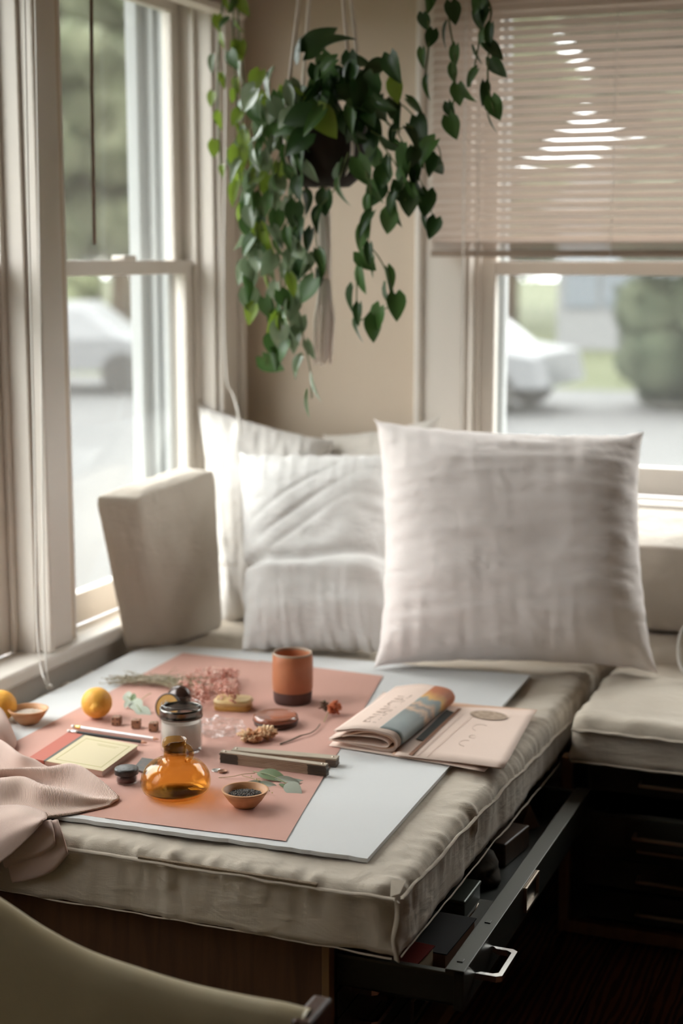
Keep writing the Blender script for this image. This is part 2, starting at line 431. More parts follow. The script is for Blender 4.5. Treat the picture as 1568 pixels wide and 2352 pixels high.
k = lathe('cord_knot', [(0, -.007), (.006, -.005), (.008, 0), (.006, .005), (0, .007)], M_cord, None, 12, at(114, 1577, z=.516)); tag(k, 'white knot joining the two cords on the mattress', 'knot')
cord('white cord hanging from the raised blind down behind the corner pillows', [at(512, -30, x=-1.80), at(518, 250, x=-1.80), at(514, 640, x=-1.80), at(520, 860, x=-1.80), at(533, 900, x=-1.79), at(546, 945, x=-1.77), at(552, 1000, x=-1.76)], .003)

# ================================================================== CABINETS
def handle(par, p, axis, out, w=.11, d=.045, vertical=False):
    """flat bar pull: frame lying horizontal. axis: unit along drawer, out: unit outward"""
    a = Vector(axis); o_ = Vector(out)
    bm = bmesh.new(); q = .005
    c0 = Vector(p) - a*w/2; c1 = Vector(p) + a*w/2
    pts = [c0, c0+o_*d*.8, c0+o_*d+a*.006, c1+o_*d-a*.006, c1+o_*d*.8, c1]
    ring = []
    for pt in pts:
        ring.append(pt)
    # ribbon with thickness
    up = Vector((0, 0, 1)); inner = []
    cen = Vector(p) + o_*d*.42
    for pt in ring:
        v = cen-pt; v.z = 0
        inner.append(pt + Vector((max(-.008, min(.008, v.x)), max(-.008, min(.008, v.y)), 0)))
    V = []
    for zt in (-.005, .005):
        V.append([bm.verts.new(q_ + up*zt) for q_ in ring]); V.append([bm.verts.new(q_ + up*zt) for q_ in inner])
    n = len(ring)
    for i in range(n-1):
        bm.faces.new((V[0][i], V[0][i+1], V[1][i+1], V[1][i])); bm.faces.new((V[2][i], V[2][i+1], V[3][i+1], V[3][i]))
        bm.faces.new((V[0][i], V[0][i+1], V[2][i+1], V[2][i])); bm.faces.new((V[1][i], V[1][i+1], V[3][i+1], V[3][i]))
    h = bm_obj('handle', bm, M_chrome); tag(h, 'chrome bar handle')
    h.parent = par; return h
def holder(par, p, axis, out, w=.085, h=.042, m=M_chrome):
    a = Vector(axis); o_ = Vector(out); bm = bmesh.new(); p = Vector(p); t = .004
    def bx(c, la, lz):
        pa = c - a*la/2 - Vector((0, 0, lz/2)); pb = c + a*la/2 + Vector((0, 0, lz/2)) + o_*.005
        add_box(bm, [min(i, j) for i, j in zip(pa, pb)], [max(i, j) for i, j in zip(pa, pb)], 0)
    bx(p+Vector((0, 0, h/2)), w, t); bx(p-Vector((0, 0, h/2)), w, t); bx(p-a*w/2, t, h); bx(p+a*w/2, t, h*1.0)
    o = bm_obj('label_holder', bm, m); o.parent = par; return o
# --- cabinet A: under the day bed mattress
ca = empty('flat_file_cabinet', (-1.35, 2.13, 0), 'dark steel flat file cabinet with walnut end panel under the long mattress', 'cabinet')
xa0, xa1, ya0, ya1, zt = XW+.03, -.853, 2.13, 3.085, .395
box('end_panel', (xa0, ya0, .03), (xa1, ya0+.022, zt), M_woodp, ca, .001)
box('panel_edge', (xa1-.012, ya0-.001, .03), (xa1+.001, ya0+.0215, zt), M_woodt, ca, .001)
box('plinth', (xa0, ya0-.012, 0), (-.822, ya1+.01, .032), M_woodt, ca, .003)
bm = bmesh.new()
add_box(bm, (xa0, ya0+.022, .032), (xa1-.02, ya0+.036, zt)); add_box(bm, (xa0, ya1-.014, .032), (xa1-.004, ya1, zt))
add_box(bm, (xa1-.03, ya0+.022, .032), (xa1-.004, ya0+.05, zt)); add_box(bm, (xa0, ya0+.022, .362), (xa1-.004, ya1, zt))
add_box(bm, (xa0, ya0+.022, .032), (xa1-.004, ya1, .045)); add_box(bm, (xa0, ya0+.022, .032), (xa0+.01, ya1, zt))
for zz in (.112, .177, .242, .288): add_box(bm, (xa0, ya0+.03, zz-.003), (xa1-.004, ya1-.01, zz+.001))
child_inv(bm_obj('carcass', bm, M_steel), ca)
def front_drawer(z0, z1, out=0.0, label=None):
    bm = bmesh.new(); y0, y1 = ya0+.038, ya1-.016; xf = xa1+out
    add_box(bm, (xf-.016, y0-.0, z0-.002), (xf, y1+.0, z1), .0015)
    d = bm_obj('drawer', bm, M_steel); child_inv(d, ca)
    if out:
        bm = bmesh.new()
        add_box(bm, (xf-.75, y0+.006, z0+.004), (xf-.01, y0+.009, z1-.006)); add_box(bm, (xf-.75, y1-.009, z0+.004), (xf-.01, y1-.006, z1-.006))
        add_box(bm, (xf-.75, y0+.006, z0+.003), (xf-.01, y1-.006, z0+.006)); add_box(bm, (xf-.75, y0+.006, z0+.003), (xf-.745, y1-.006, z1-.006))
        t = bm_obj('tray', bm, M_steel); t.parent = d
        bm = bmesh.new()
        add_box(bm, (xf-.75, y0+.001, z1-.010), (xf-.014, y0+.013, z1-.005), .001); add_box(bm, (xf-.75, y1-.013, z1-.010), (xf-.014, y1-.001, z1-.005), .001)
        add_box(bm, (xf-.030, y0, z1-.006), (xf+.001, y1, z1+.001), .001)
        t = bm_obj('rim', bm, M_steelin); t.parent = d
        bm = bmesh.new()
        for yy in (y0+.035, y0+.19): add_box(bm, (xf-.02, yy-.006, z1+.001), (xf-.010, yy+.006, z1+.0025), .0008)
        t = bm_obj('rivet', bm, M_steelin); t.parent = d
    zc = (z0+z1)/2
    yh = y0+.115
    h = handle(d, (xf, yh, zc-.002), (0, 1, 0), (1, 0, 0), .105, .043)
    holder(d, (xf, y0+.41, zc+.002), (0, 1, 0), (1, 0, 0), .088, .042, M_brass)
    return d
front_drawer(.294, .358, .208)
for z0 in (.244, .179, .114, .047): front_drawer(z0, min(z0+.061, .288) - .0, 0) if z0 != .244 else front_drawer(.244, .287, 0)
# --- cabinet B: under the back bench
cb = empty('flat_file_cabinet', (.1, 3.13, 0), 'dark steel flat file cabinet in an oak frame under the back wall bench', 'cabinet')
xb0, xb1, yb0, yb1 = -.722, 1.30, 3.13, 4.02
box('bottom_rail', (xb0, yb0, .008), (xb1, yb0+.03, .036), M_woodt, cb, .002)
box('left_stile', (xb0, yb0, .036), (xb0+.024, yb0+.03, .40), M_woodt, cb, .002)
bm = bmesh.new(); add_box(bm, (xb0+.024, yb0+.02, .036), (xb0+.055, yb0+.06, .40)); add_box(bm, (xb0+.02, yb0+.35, .02), (xb1, yb1, .40)); add_box(bm, (xb0+.02, yb0+.02, .385), (xb1, yb1, .402)); add_box(bm, (xb0+.01, yb0+.03, .0), (xb0+.03, yb1, .40)); add_box(bm, (xb0+.02, yb0+.03, .0), (xb1, yb1, .036))
add_box(bm, (xb1-.03, yb0, .03), (xb1, yb1, .40))
child_inv(bm_obj('carcass', bm, M_steel), cb)
for i, zc in enumerate((.365, .290, .222, .155, .083)):
    out = .06 if i == 1 else 0; d_ = .033
    xl = xb0+.058 if i != 1 else xb0+.056
    bm = bmesh.new(); z1_ = zc+(.022 if i == 0 else (.014 if i == 1 else d_)) ; z0_ = zc-.032
    if i == 1: z0_ = .24
    add_box(bm, (xl, yb0+.002-out, z0_), (xb1-.04, yb0+.018-out, z1_), .002)
    add_box(bm, (xl+.01, yb0+.018-out, z0_+.004), (xl+.014, yb0+.3, z1_-.004)); add_box(bm, (xl+.01, yb0+.018-out, z0_+.004), (xb1-.05, yb0+.3, z0_+.008))
    d = bm_obj('drawer', bm, M_steel); child_inv(d, cb)
    if i == 1:
        bm = bmesh.new(); add_box(bm, (xl, yb0+.002-out, z1_), (xb1-.04, yb0+.024-out, z1_+.003), .001); t = bm_obj('rim', bm, M_steelin); t.parent = d
    bm = bmesh.new(); hz = (.365, .272, .222, .155, .083)[i]
    xh = -.552
    add_box(bm, (xh, yb0-out-.030, hz-.003), (xh+.16, yb0-out-.024, hz+.004), .001); add_box(bm, (xh, yb0-out-.026, hz-.003), (xh+.006, yb0-out+.003, hz+.004)); add_box(bm, (xh+.154, yb0-out-.026, hz-.003), (xh+.16, yb0-out+.003, hz+.004))
    h = bm_obj('handle', bm, M_brass); h.parent = d; tag(h, 'slim metal bar handle')

# ---- contents of the open drawer
DZ = .301
def drawer_thing(name, label, cat, a, b, m, bev=.003, rz=0):
    c = Vector(((a[0]+b[0])/2, (a[1]+b[1])/2, a[2])); hx, hy = (b[0]-a[0])/2, (b[1]-a[1])/2
    bm = bmesh.new(); add_box(bm, (-hx, -hy, 0), (hx, hy, b[2]-a[2]), bev)
    o = bm_obj(name, bm, m, loc=c); o.rotation_euler = (0, 0, rz); tag(o, label, cat); return o
def book(label, a, b, mc, mp, rz=0):
    c = Vector(((a[0]+b[0])/2, (a[1]+b[1])/2, a[2])); e = empty('book', c, label, 'book', rz=rz)
    hx, hy, h = (b[0]-a[0])/2, (b[1]-a[1])/2, b[2]-a[2]
    bm = bmesh.new(); add_box(bm, (-hx, -hy, 0), (hx, hy, .002)); add_box(bm, (-hx, -hy, h-.002), (hx, hy, h)); add_box(bm, (-hx, -hy, 0), (-hx+.003, hy, h), .001)
    bm_obj('cover', bm, mc, e)
    bm = bmesh.new(); add_box(bm, (-hx+.002, -hy+.002, .002), (hx-.003, hy-.002, h-.002)); bm_obj('page_block', bm, mp, e); return e
M_red = mat('dark_red_cover', (.10, .008, .006), .25, spec=.8); M_page = mat('page_cream', (.42, .32, .20), .8)
M_brownc = mat('brown_cover', (.05, .022, .012), .5)
book('glossy dark red book lying at the near end of the open drawer', (-.86, 2.185, DZ), (-.722, 2.262, DZ+.050), M_red, M_page, R(-4))
book('thin black covered book beside the red one in the open drawer', (-.84, 2.268, DZ), (-.700, 2.42, DZ+.034), mat('black_cover', (.014, .012, .011), .8, spec=.2), mat('page_brown', (.22, .10, .05), .7), R(-2))
bx_ = empty('metal_tin', (-.795, 2.52, DZ), 'grey hinged tin box in the middle of the open drawer', 'tin')
bm = bmesh.new(); add_box(bm, (-.06, -.05, 0), (.06, .05, .03), .003); bm_obj('body', bm, mat('tin_grey', (.05, .055, .04), .4, .5), bx_)
bm = bmesh.new(); add_box(bm, (-.062, -.052, .03), (.062, .052, .037), .003); bm_obj('lid', bm, mat('tin_grey', (0, 0, 0)), bx_)
tube('wire_handle', [at(1098, 2075, z=.34), at(1090, 2090, z=.335), at(1075, 2108, z=.32), at(1063, 2122, z=.310)], .0012, M_brass, bx_, 6, 4)
def lump(name, label, cat, c, r, m, amp=.3, seed=0, sub=3):
    bm = bmesh.new(); bmesh.ops.create_icosphere(bm, subdivisions=sub, radius=1)
    for v in bm.verts:
        f = 1 + amp*noise.noise(v.co*1.6+Vector((seed, 0, 0))); v.co = Vector((v.co.x*r[0]*f, v.co.y*r[1]*f, max(-r[2]*.6, v.co.z*r[2]*f)))
    o = bm_obj(name, bm, m, smooth=True, loc=c); tag(o, label, cat); return o
lump('cloth_pouch', 'dark crumpled cloth pouch behind the grey tin in the drawer', 'pouch', (-.775, 2.655, DZ+.022), (.055, .05, .03), mat('pouch', (.045, .032, .02), .9, bump=.4, b_scale=80), .5, 3)
drawer_thing('wooden_block', 'brown wooden box deeper inside the open drawer', 'box', (-.84, 2.74, DZ), (-.725, 2.86, DZ+.045), wood('block_wood', (.05, .028, .014), (.09, .05, .028), 4), .003, R(-8))
ps = mesh_obj('folded_card', [(-.03, 0, 0), (.03, 0, 0), (0, .0, .055), (-.03, .03, 0), (.03, .03, 0), (0, .03, .055)], [(0, 1, 2), (3, 5, 4), (0, 2, 5, 3), (1, 4, 5, 2)], mat('card_tan', (.22, .14, .09), .8), loc=(-.74, 2.94, DZ)); ps.rotation_euler = (0, 0, R(60)); tag(ps, 'small folded tan card standing at the far end of the drawer', 'card')
tag(mesh_obj('paper_sheet', [(-.05, -.07, 0), (.05, -.07, 0), (.05, .07, .001), (-.05, .07, 0), (-.05, -.07, .0015), (.05, -.07, .0015), (.05, .07, .0025), (-.05, .07, .0015)], [(0, 1, 2, 3), (4, 5, 6, 7), (0, 1, 5, 4), (1, 2, 6, 5), (2, 3, 7, 6), (3, 0, 4, 7)], mat('paper_grey', (.09, .085, .07), .8), loc=(-.715, 2.50, DZ)), 'small grey paper lying in the open drawer near its handle', 'paper')

# ================================================================== MATTRESSES
def slab(name, x0, x1, y0, y1, z0, z1, m, parent, rad=.03, pucker=.002, step=.012, seed=0, sag=0.0):
    """soft box mattress: rounded, puckered near its seams"""
    nx = int((x1-x0)/step); ny = int((y1-y0)/step); nz = max(6, int((z1-z0)/step))
    bm = bmesh.new(); vid = {}
    def V(i, j, k):
        key = (i, j, k)
        if key in vid: return vid[key]
        u, v, w = i/nx, j/ny, k/nz
        p = Vector((x0+(x1-x0)*u, y0+(y1-y0)*v, z0+(z1-z0)*w))
        # rounding: clamp into inner box and push out by rad
        c = Vector((min(max(p.x, x0+rad), x1-rad), min(max(p.y, y0+rad), y1-rad), min(max(p.z, z0+rad*.6), z1-rad)))
        d = p-c
        if d.length > 1e-9:
            rr = rad if p.z > (z0+z1)/2 else rad
            ax = sum(abs(q) > 1e-9 for q in d)
            if ax > 1: d = d.normalized()*rad*(1.0 if ax == 2 else 1.0) if p.z > z0+rad*.6 else Vector((d.x, d.y, d.z))
            p = c + d
        # puckers along the top border, perpendicular to the edge
        e = min(abs(p.x-x0), abs(x1-p.x), abs(p.y-y0), abs(y1-p.y))
        near = math.exp(-((e-.015)/.03)**2) if p.z > z1-.05 else .25
        run = p.y if min(abs(p.x-x0), abs(x1-p.x)) < min(abs(p.y-y0), abs(y1-p.y)) else p.x
        wv = noise.noise(Vector((run*38, e*6, seed)))*.9 + noise.noise(Vector((run*80, e*10, seed+4)))*.4
        nrm = (d.normalized() if d.length > 1e-9 else Vector((0, 0, 1)))
        p += nrm*pucker*near*wv*2
        p += nrm*.005*noise.noise(p*7+Vector((seed, 0, 0)))
        p += nrm*.0045*noise.noise(Vector((p.x*24, p.y*24, p.z*10+seed)))*(1 if e < .03 else .2)
        if p.z > z1-.02 and e > .04: p.z = min(p.z + .003*noise.noise(p*9), z1+.002)
        vid[key] = bm.verts.new(p); return vid[key]
    def quad(a, b, c, d):
        bm.faces.new((V(*a), V(*b), V(*c), V(*d)))
    for i in range(nx):
        for j in range(ny):
            quad((i, j, nz), (i+1, j, nz), (i+1, j+1, nz), (i, j+1, nz))
    for i in range(0, nx):
        for k in range(nz):
            quad((i, 0, k), (i+1, 0, k), (i+1, 0, k+1), (i, 0, k+1)); quad((i, ny, k), (i, ny, k+1), (i+1, ny, k+1), (i+1, ny, k))
    for j in range(ny):
        for k in range(nz):
            quad((nx, j, k), (nx, j+1, k), (nx, j+1, k+1), (nx, j, k+1)); quad((0, j, k), (0, j, k+1), (0, j+1, k+1), (0, j+1, k))
    bmesh.ops.holes_fill(bm, edges=[e for e in bm.edges if len(e.link_faces) == 1], sides=0)
    o = bm_obj(name, bm, m, smooth=True); child_inv(o, parent); return o
def flange(name, pts, m, parent, w=.010, t=.0022, wob=.0035, out=(0, -1, 0), seed=0, updown=.5):
    """a wavy piped seam flange running along pts"""
    P = []
    seglen = .008
    for a, b in zip(pts, pts[1:]):
        a, b = Vector(a), Vector(b); n = max(2, int((b-a).length/seglen))
        P += [a.lerp(b, i/n) for i in range(n)]
    P.append(Vector(pts[-1])); o_ = Vector(out); rows = [[], [], [], []]
    d = (Vector(pts[-1])-Vector(pts[0])).normalized(); side = d.cross(o_).normalized()
    for i, p in enumerate(P):
        s = i*seglen; wv = wob*noise.noise(Vector((s*9, seed, 0)))*1.6 + wob*.6*noise.noise(Vector((s*26, seed, 3)))
        q = p + side*wv
        tip = q + o_*w + side*(wv*updown)
        rows[0].append(q+side*t); rows[1].append(tip+side*t*.6); rows[2].append(tip-side*t*.6); rows[3].append(q-side*t)
    vs, fs = grid_mesh(rows); o = mesh_obj(name, vs, fs, m, smooth=True); child_inv(o, parent); return o
ma = empty('mattress', (-1.3, 2.9, .40), 'oatmeal linen box mattress on the long cabinet, holding the board and table things', 'mattress')
mx0, mx1, my0, my1, mz0, mz1 = -1.826, -.728, 2.10, 3.99, .399, .500
slab('cover', mx0, mx1, my0, my1, mz0, mz1, M_mattress, ma, .028, .0055, .009, 1)
M_pipe = linen('seam_linen', (.49, .42, .34), .2)
ZS = .487
flange('seam_flange', [(mx0+.01, my0+.001, ZS+.004), (-1.1, my0-.001, ZS+.004), (mx1-.005, my0+.001, ZS+.002)], M_pipe, ma, .009, .0018, .003, (0, -1, 0), 1)
flange('seam_flange', [(mx1-.001, my0+.01, ZS+.002), (mx1+.001, 2.6, ZS-.008), (mx1, 3.03, ZS-.03), (mx1, 3.4, ZS-.045)], M_pipe, ma, .006, .0014, .004, (1, 0, 0), 2)
flange('corner_flange', [(mx1-.006, my0+.004, ZS), (mx1-.006, my0+.002, .43), (mx1-.006, my0+.004, .392)], M_pipe, ma, .012, .002, .007, (.75, -.65, 0), 3)
flange('bottom_flange', [(mx0+.01, my0, .398), (mx1-.01, my0, .396)], M_pipe, ma, .002, .0011, .0015, (0, -1, 0), 5)
flange('bottom_flange', [(mx1, my0+.01, .394), (mx1, 2.7, .388), (mx1, 3.3, .375)], M_pipe, ma, .002, .0011, .002, (1, 0, 0), 6)
box('zipper', (-1.17, my0-.004, ZS+.004), (-.86, my0+.004, ZS+.009), mat('zip_tape', (.16, .10, .045), .7, bump=.8, b_scale=500), ma, .001)
tb = mesh_obj('cover_tag', [at(897, 2022, y=2.098), at(932, 2022, y=2.085), at(918, 2052, y=2.078), at(896, 2060, y=2.088), at(897, 2022, y=2.101), at(932, 2022, y=2.088), at(918, 2052, y=2.081), at(896, 2060, y=2.091)],
    [(0, 1, 2, 3), (7, 6, 5, 4), (0, 1, 5, 4), (1, 2, 6, 5), (2, 3, 7, 6), (3, 0, 4, 7)], M_pipe); child_inv(tb, ma); tag(tb, 'small folded linen tab at the front corner')
mb = empty('mattress', (.2, 3.6, .40), 'linen bench mattress on the back cabinet, right of the long one', 'mattress')
slab('cover', -.698, 1.25, 3.085, 3.99, .405, .505, M_mattress, mb, .03, .003, .016, 5)
flange('seam_flange', [(-.69, 3.084, .478), (0, 3.083, .474), (1.2, 3.085, .474)], M_pipe, mb, .012, .002, .003, (0, -1, 0), 8)
flange('bottom_flange', [(-.69, 3.084, .408), (0, 3.083, .41), (1.2, 3.085, .41)], M_pipe, mb, .006, .002, .003, (0, -1, 0), 9)

# ================================================================== CUSHIONS AND PILLOWS
def pillow(name, label, cat, C, T, m, seed=0, pinch=.05, n=64, group=None, wr=.006, axis_wr=(2, 14), belly=.0, flange_w=0, scallop=False):
    """C: corners tl,tr,br,bl (world). T: thickness"""
    tl, tr, br, bl = [Vector(c) for c in C]
    cen = (tl+tr+br+bl)/4
    nx_ = ((tr-tl)+(br-bl)).normalized(); dn = ((bl-tl)+(br-tr)).normalized(); nrm = nx_.cross(dn).normalized()
    if nrm.dot(CAM-cen) < 0: nrm = -nrm
    W_ = ((tr-tl).length+(br-bl).length)/2; H_ = ((bl-tl).length+(br-tr).length)/2
    rows = []; back = []
    for j in range(n+1):
        v = j/n; rf = []; rb_ = []
        for i in range(n+1):
            u = i/n
            p = tl.lerp(tr, u).lerp(bl.lerp(br, u), v)
            # concave outline between corners
            bu = math.sin(math.pi*u); bv = math.sin(math.pi*v)
            e1 = pinch*(1-.6*belly)
            p += nx_*(.5-u)*2*W_*e1*bv**.55 * (abs(.5-u)*2)**2
            p += dn*(.5-v)*2*H_*e1*bu**.55 * (abs(.5-v)*2)**2
            eu = min(u, 1-u); ev = min(v, 1-v)
            edge = max(0, 1 - min(eu, ev)/.10)
            # edge ripples in outline
            k = (.008 if scallop else .004)*noise.noise(Vector((u*18, v*14, seed)))*edge
            if scallop:   # notch where the pillow folds over itself
                k2 = math.exp(-((v-.62)/.035)**2)*max(0, 1-u*4)
                p += nx_*.030*k2*1.0
            p += nx_*k + dn*k
            prof = (max(0, 1-(2*u-1)**4)*max(0, 1-(2*v-1)**4))**.62
            hi = T/2*prof*(1 - .25*(2*v-1)**2*0) * (1+belly*(v-.4)*.8)
            g = min(1, min(eu, ev)/.06)
            # creases: gathers radiating from the edges plus broad folds
            cr = noise.noise(Vector((u*axis_wr[0]*1.3, v*axis_wr[1], seed*3.1)))*.9 + .6*noise.noise(Vector((u*axis_wr[0]*2.5, v*axis_wr[1]*2.1, seed+9)))
            gt = noise.noise(Vector((u*26, v*2.5, seed+2)))*math.exp(-min(v, 1-v)/.16) + noise.noise(Vector((u*2.5, v*26, seed+3)))*math.exp(-eu/.12)
            br_ = noise.noise(Vector((u*3, v*3, seed+5)))
            if scallop:
                hi -= .020*g*math.exp(-((v-.60-.03*math.sin(u*5))/.030)**2)*max(0, 1-.5*u) - .010*g*math.exp(-((v-.67)/.05)**2)
                for q_, w_ in ((.30, .005), (.42, .006), (.52, .004)):
                    hi -= w_*g*math.exp(-((v+u*.55-q_-.18)/.014)**2)*math.exp(-((u-.42)/.30)**2)
            hi += g*(wr*cr + wr*1.2*gt + wr*1.6*br_)
            rf.append(p + nrm*max(.0015, hi)); rb_.append(p - nrm*max(.0015, T/2*prof + g*wr*br_))
        rows.append(rf); back.append(rb_)
    vs, fs = grid_mesh(rows); nn = len(vs); v2, f2 = grid_mesh(back)
    vs += v2; fs += [tuple(nn+q for q in reversed(f)) for f in f2]
    m_ = n+1
    def idx(i, j): return j*m_+i
    ring = [idx(i, 0) for i in range(m_)] + [idx(n, j) for j in range(1, m_)] + [idx(i, n) for i in range(n-1, -1, -1)] + [idx(0, j) for j in range(n-1, 0, -1)]
    for a, b in zip(ring, ring[1:]+ring[:1]): fs.append((b, a, a+nn, b+nn))
    me = bpy.data.meshes.new(name); me.from_pydata([tuple(v-cen) for v in vs], [], fs); me.update()
    me.polygons.foreach_set('use_smooth', [True]*len(me.polygons)); me.materials.append(m)
    o = bpy.data.objects.new(name, me); COL.objects.link(o); o.location = cen
    tag(o, label, cat, group); return o
ZB = .503
pillow('pillow', 'large blush white linen pillow leaning at the front right of the pillows', 'pillow',
       [at(858, 962, y=3.58), at(1480, 992, y=3.66), at(1512, 1548, z=.515), at(858, 1535, z=.515)], .22, M_pinkw, 3, .05, 96, wr=.0048, axis_wr=(2, 12), belly=.25)
pillow('pillow', 'white crinkled linen pillow in the middle, left of the large blush one', 'pillow',
       [at(548, 1040, y=3.72), at(905, 1042, y=3.74), at(915, 1506, z=.512), at(556, 1496, z=.512)], .16, M_cool, 11, .03, 84, wr=.005, axis_wr=(3, 6), belly=.3, scallop=True)
pillow('pillow', 'tall white linen pillow standing in the corner behind the others', 'pillow',
       [at(452, 925, y=3.84), at(765, 1010, y=3.90), at(745, 1426, y=3.66), at(508, 1434, y=3.62)], .14, M_white, 21, .03, 56, wr=.008, axis_wr=(6, 3), belly=.2)
pillow('pillow', 'off white striped pillow peeking out between the corner pillow and the blush one', 'pillow',
       [at(742, 998, y=3.95), at(1010, 955, y=3.96), at(1010, 1400, y=3.80), at(742, 1400, y=3.84)], .10, linen('stripe_linen', (.66, .61, .55), .5), 31, .03, 40, wr=.006)
# box cushion leaning against the window
def hexa(name, label, cat, P8, m, seed=0, n=22, bulge=.012, parent=None, wr=.003):
    """P8: bottom(4: nl,nr,fr,fl) top(4)"""
    P8 = [Vector(p) for p in P8]; c = sum(P8, Vector())/8
    bm = bmesh.new(); vid = {}
    def V(i, j, k):
        if (i, j, k) in vid: return vid[(i, j, k)]
        u, v, w = i/n, j/n, k/n
        def q(u, v, w):
            a = P8[0].lerp(P8[1], u); b = P8[3].lerp(P8[2], u); e = P8[4].lerp(P8[5], u); f = P8[7].lerp(P8[6], u)
            return a.lerp(b, v).lerp(e.lerp(f, v), w)
        r = .09
        p = q(u, v, w)
        d = (p-c)
        faces = [(u == 0 or u == 1), (v == 0 or v == 1), (w == 0 or w == 1)]
        s = sum(faces)
        e = [min(t, 1-t) for t in (u, v, w)]
        if s == 1:
            m2 = min(e[a] for a in range(3) if not faces[a])
            p += d.normalized()*bulge*min(1, (m2/.25))
        p += d.normalized()*wr*(noise.noise(p*14+Vector((seed, 0, 0))) + .5*noise.noise(p*40))
        if s == 2: p -= d.normalized()*.002
        if s == 3: p -= d.normalized()*.010
        vid[(i, j, k)] = bm.verts.new(p-c); return vid[(i, j, k)]
    for i in range(n):
        for j in range(n):
            for k, fl_ in ((0, 1), (n, 0)):
                for f in (((i, j, k), (i+1, j, k), (i+1, j+1, k), (i, j+1, k)), ((i, k, j), (i, k, j+1), (i+1, k, j+1), (i+1, k, j)), ((k, i, j), (k, i+1, j), (k, i+1, j+1), (k, i, j+1))):
                    bm.faces.new([V(*t) for t in (f if not fl_ else f[::-1])])
    o = bm_obj(name, bm, m, smooth=True, loc=c); tag(o, label, cat); return o
hexa('box_cushion', 'square cornered pale linen box cushion leaning on the left window', 'cushion',
     [at(288, 1490, z=.513), at(385, 1480, z=.513), at(512, 1442, z=.513), at(430, 1436, z=.513),
      at(219, 1142, y=3.22), at(318, 1146, y=3.30), at(494, 1080, y=3.64), at(418, 1072, y=3.64)], M_beige, 2)
hexa('back_cushion', 'beige linen back cushion leaning on the wall right of the large pillow', 'cushion',
     [(-.93, 3.85, .518), (.45, 3.85, .518), (.45, 3.99, .518), (-.93, 3.99, .518),
      (-.93, 3.73, .755), (.45, 3.73, .745), (.45, 3.97, .80), (-.93, 3.97, .81)], M_bolster, 8, 34, .022, wr=.006)
tag(tube('cord_loop', [at(1600, 1425, y=3.5), at(1572, 1440, y=3.49), at(1559, 1475, y=3.47), at(1560, 1520, y=3.45), at(1574, 1545, y=3.44), at(1600, 1555, y=3.43)], .0045, M_cord, None, 8, 6), 'white cord loop lying on the bench at the right picture edge', 'cord')

# ================================================================== BOARD AND PAPERS
def sheet(name, label, cat, pts, z0, z1, m, sub=14, wob=.0, parent=None, fray=0):
    """flat sheet with thickness; pts = 4 (x,y)"""
    a, b, c, d = [Vector((p[0], p[1], 0)) for p in pts]
    top = []; bot = []
    for j in range(sub+1):
        r1 = []; r2 = []
        for i in range(sub+1):
            p = a.lerp(b, i/sub).lerp(d.lerp(c, i/sub), j/sub)
            w = wob*noise.noise(p*5)
            if fray and j == 0: p = p + Vector((0, fray*noise.noise(Vector((p.x*30, 0, 3)))+fray*.5*noise.noise(Vector((p.x*90, 5, 3))), 0))
            r1.append(Vector((p.x, p.y, z1+w))); r2.append(Vector((p.x, p.y, z0+w)))
        top.append(r1); bot.append(r2)
    vs, fs = grid_mesh(top); n = len(vs); v2, f2 = grid_mesh(bot); vs += v2; fs += [tuple(n+q for q in reversed(f)) for f in f2]
    m_ = sub+1
    ring = [i for i in range(m_)] + [j*m_+sub for j in range(1, m_)] + [sub*m_+i for i in range(sub-1, -1, -1)] + [j*m_ for j in range(sub-1, 0, -1)]
    for p, q in zip(ring, ring[1:]+ring[:1]): fs.append((q, p, p+n, q+n))
    o = mesh_obj(name, vs, fs, m)
    if label: tag(o, label, cat)
    if parent: child_inv(o, parent)
    return o
ZT = .5105     # top of the board
sheet('foam_board', 'white foam board with a frayed front edge lying on the mattress', 'board', [(-1.775, 2.165), (-.811, 2.19), (-.848, 3.348), (-1.79, 3.30)], .5035, ZT, M_board, 60, .0012, None, .004)
ZP = ZT+.0012
sheet('pink_paper', 'left sheet of salmon pink paper under the notebook and lemon', 'paper', [(-1.655, 2.19), (-1.24, 2.195), (-1.26, 3.225), (-1.672, 3.238)], ZT+.0002, ZT+.0006, M_pink, 12)
sheet('pink_paper', 'right sheet of salmon pink paper under the carafe and mug', 'paper', [(-1.285, 2.193), (-.959, 2.207), (-1.154, 3.213), (-1.47, 3.236)], ZT+.0012, ZT+.0016, M_pink, 12)
ZP = ZT+.0017
def tp(px, py, dz=0): return at(px, py, z=ZP+dz)

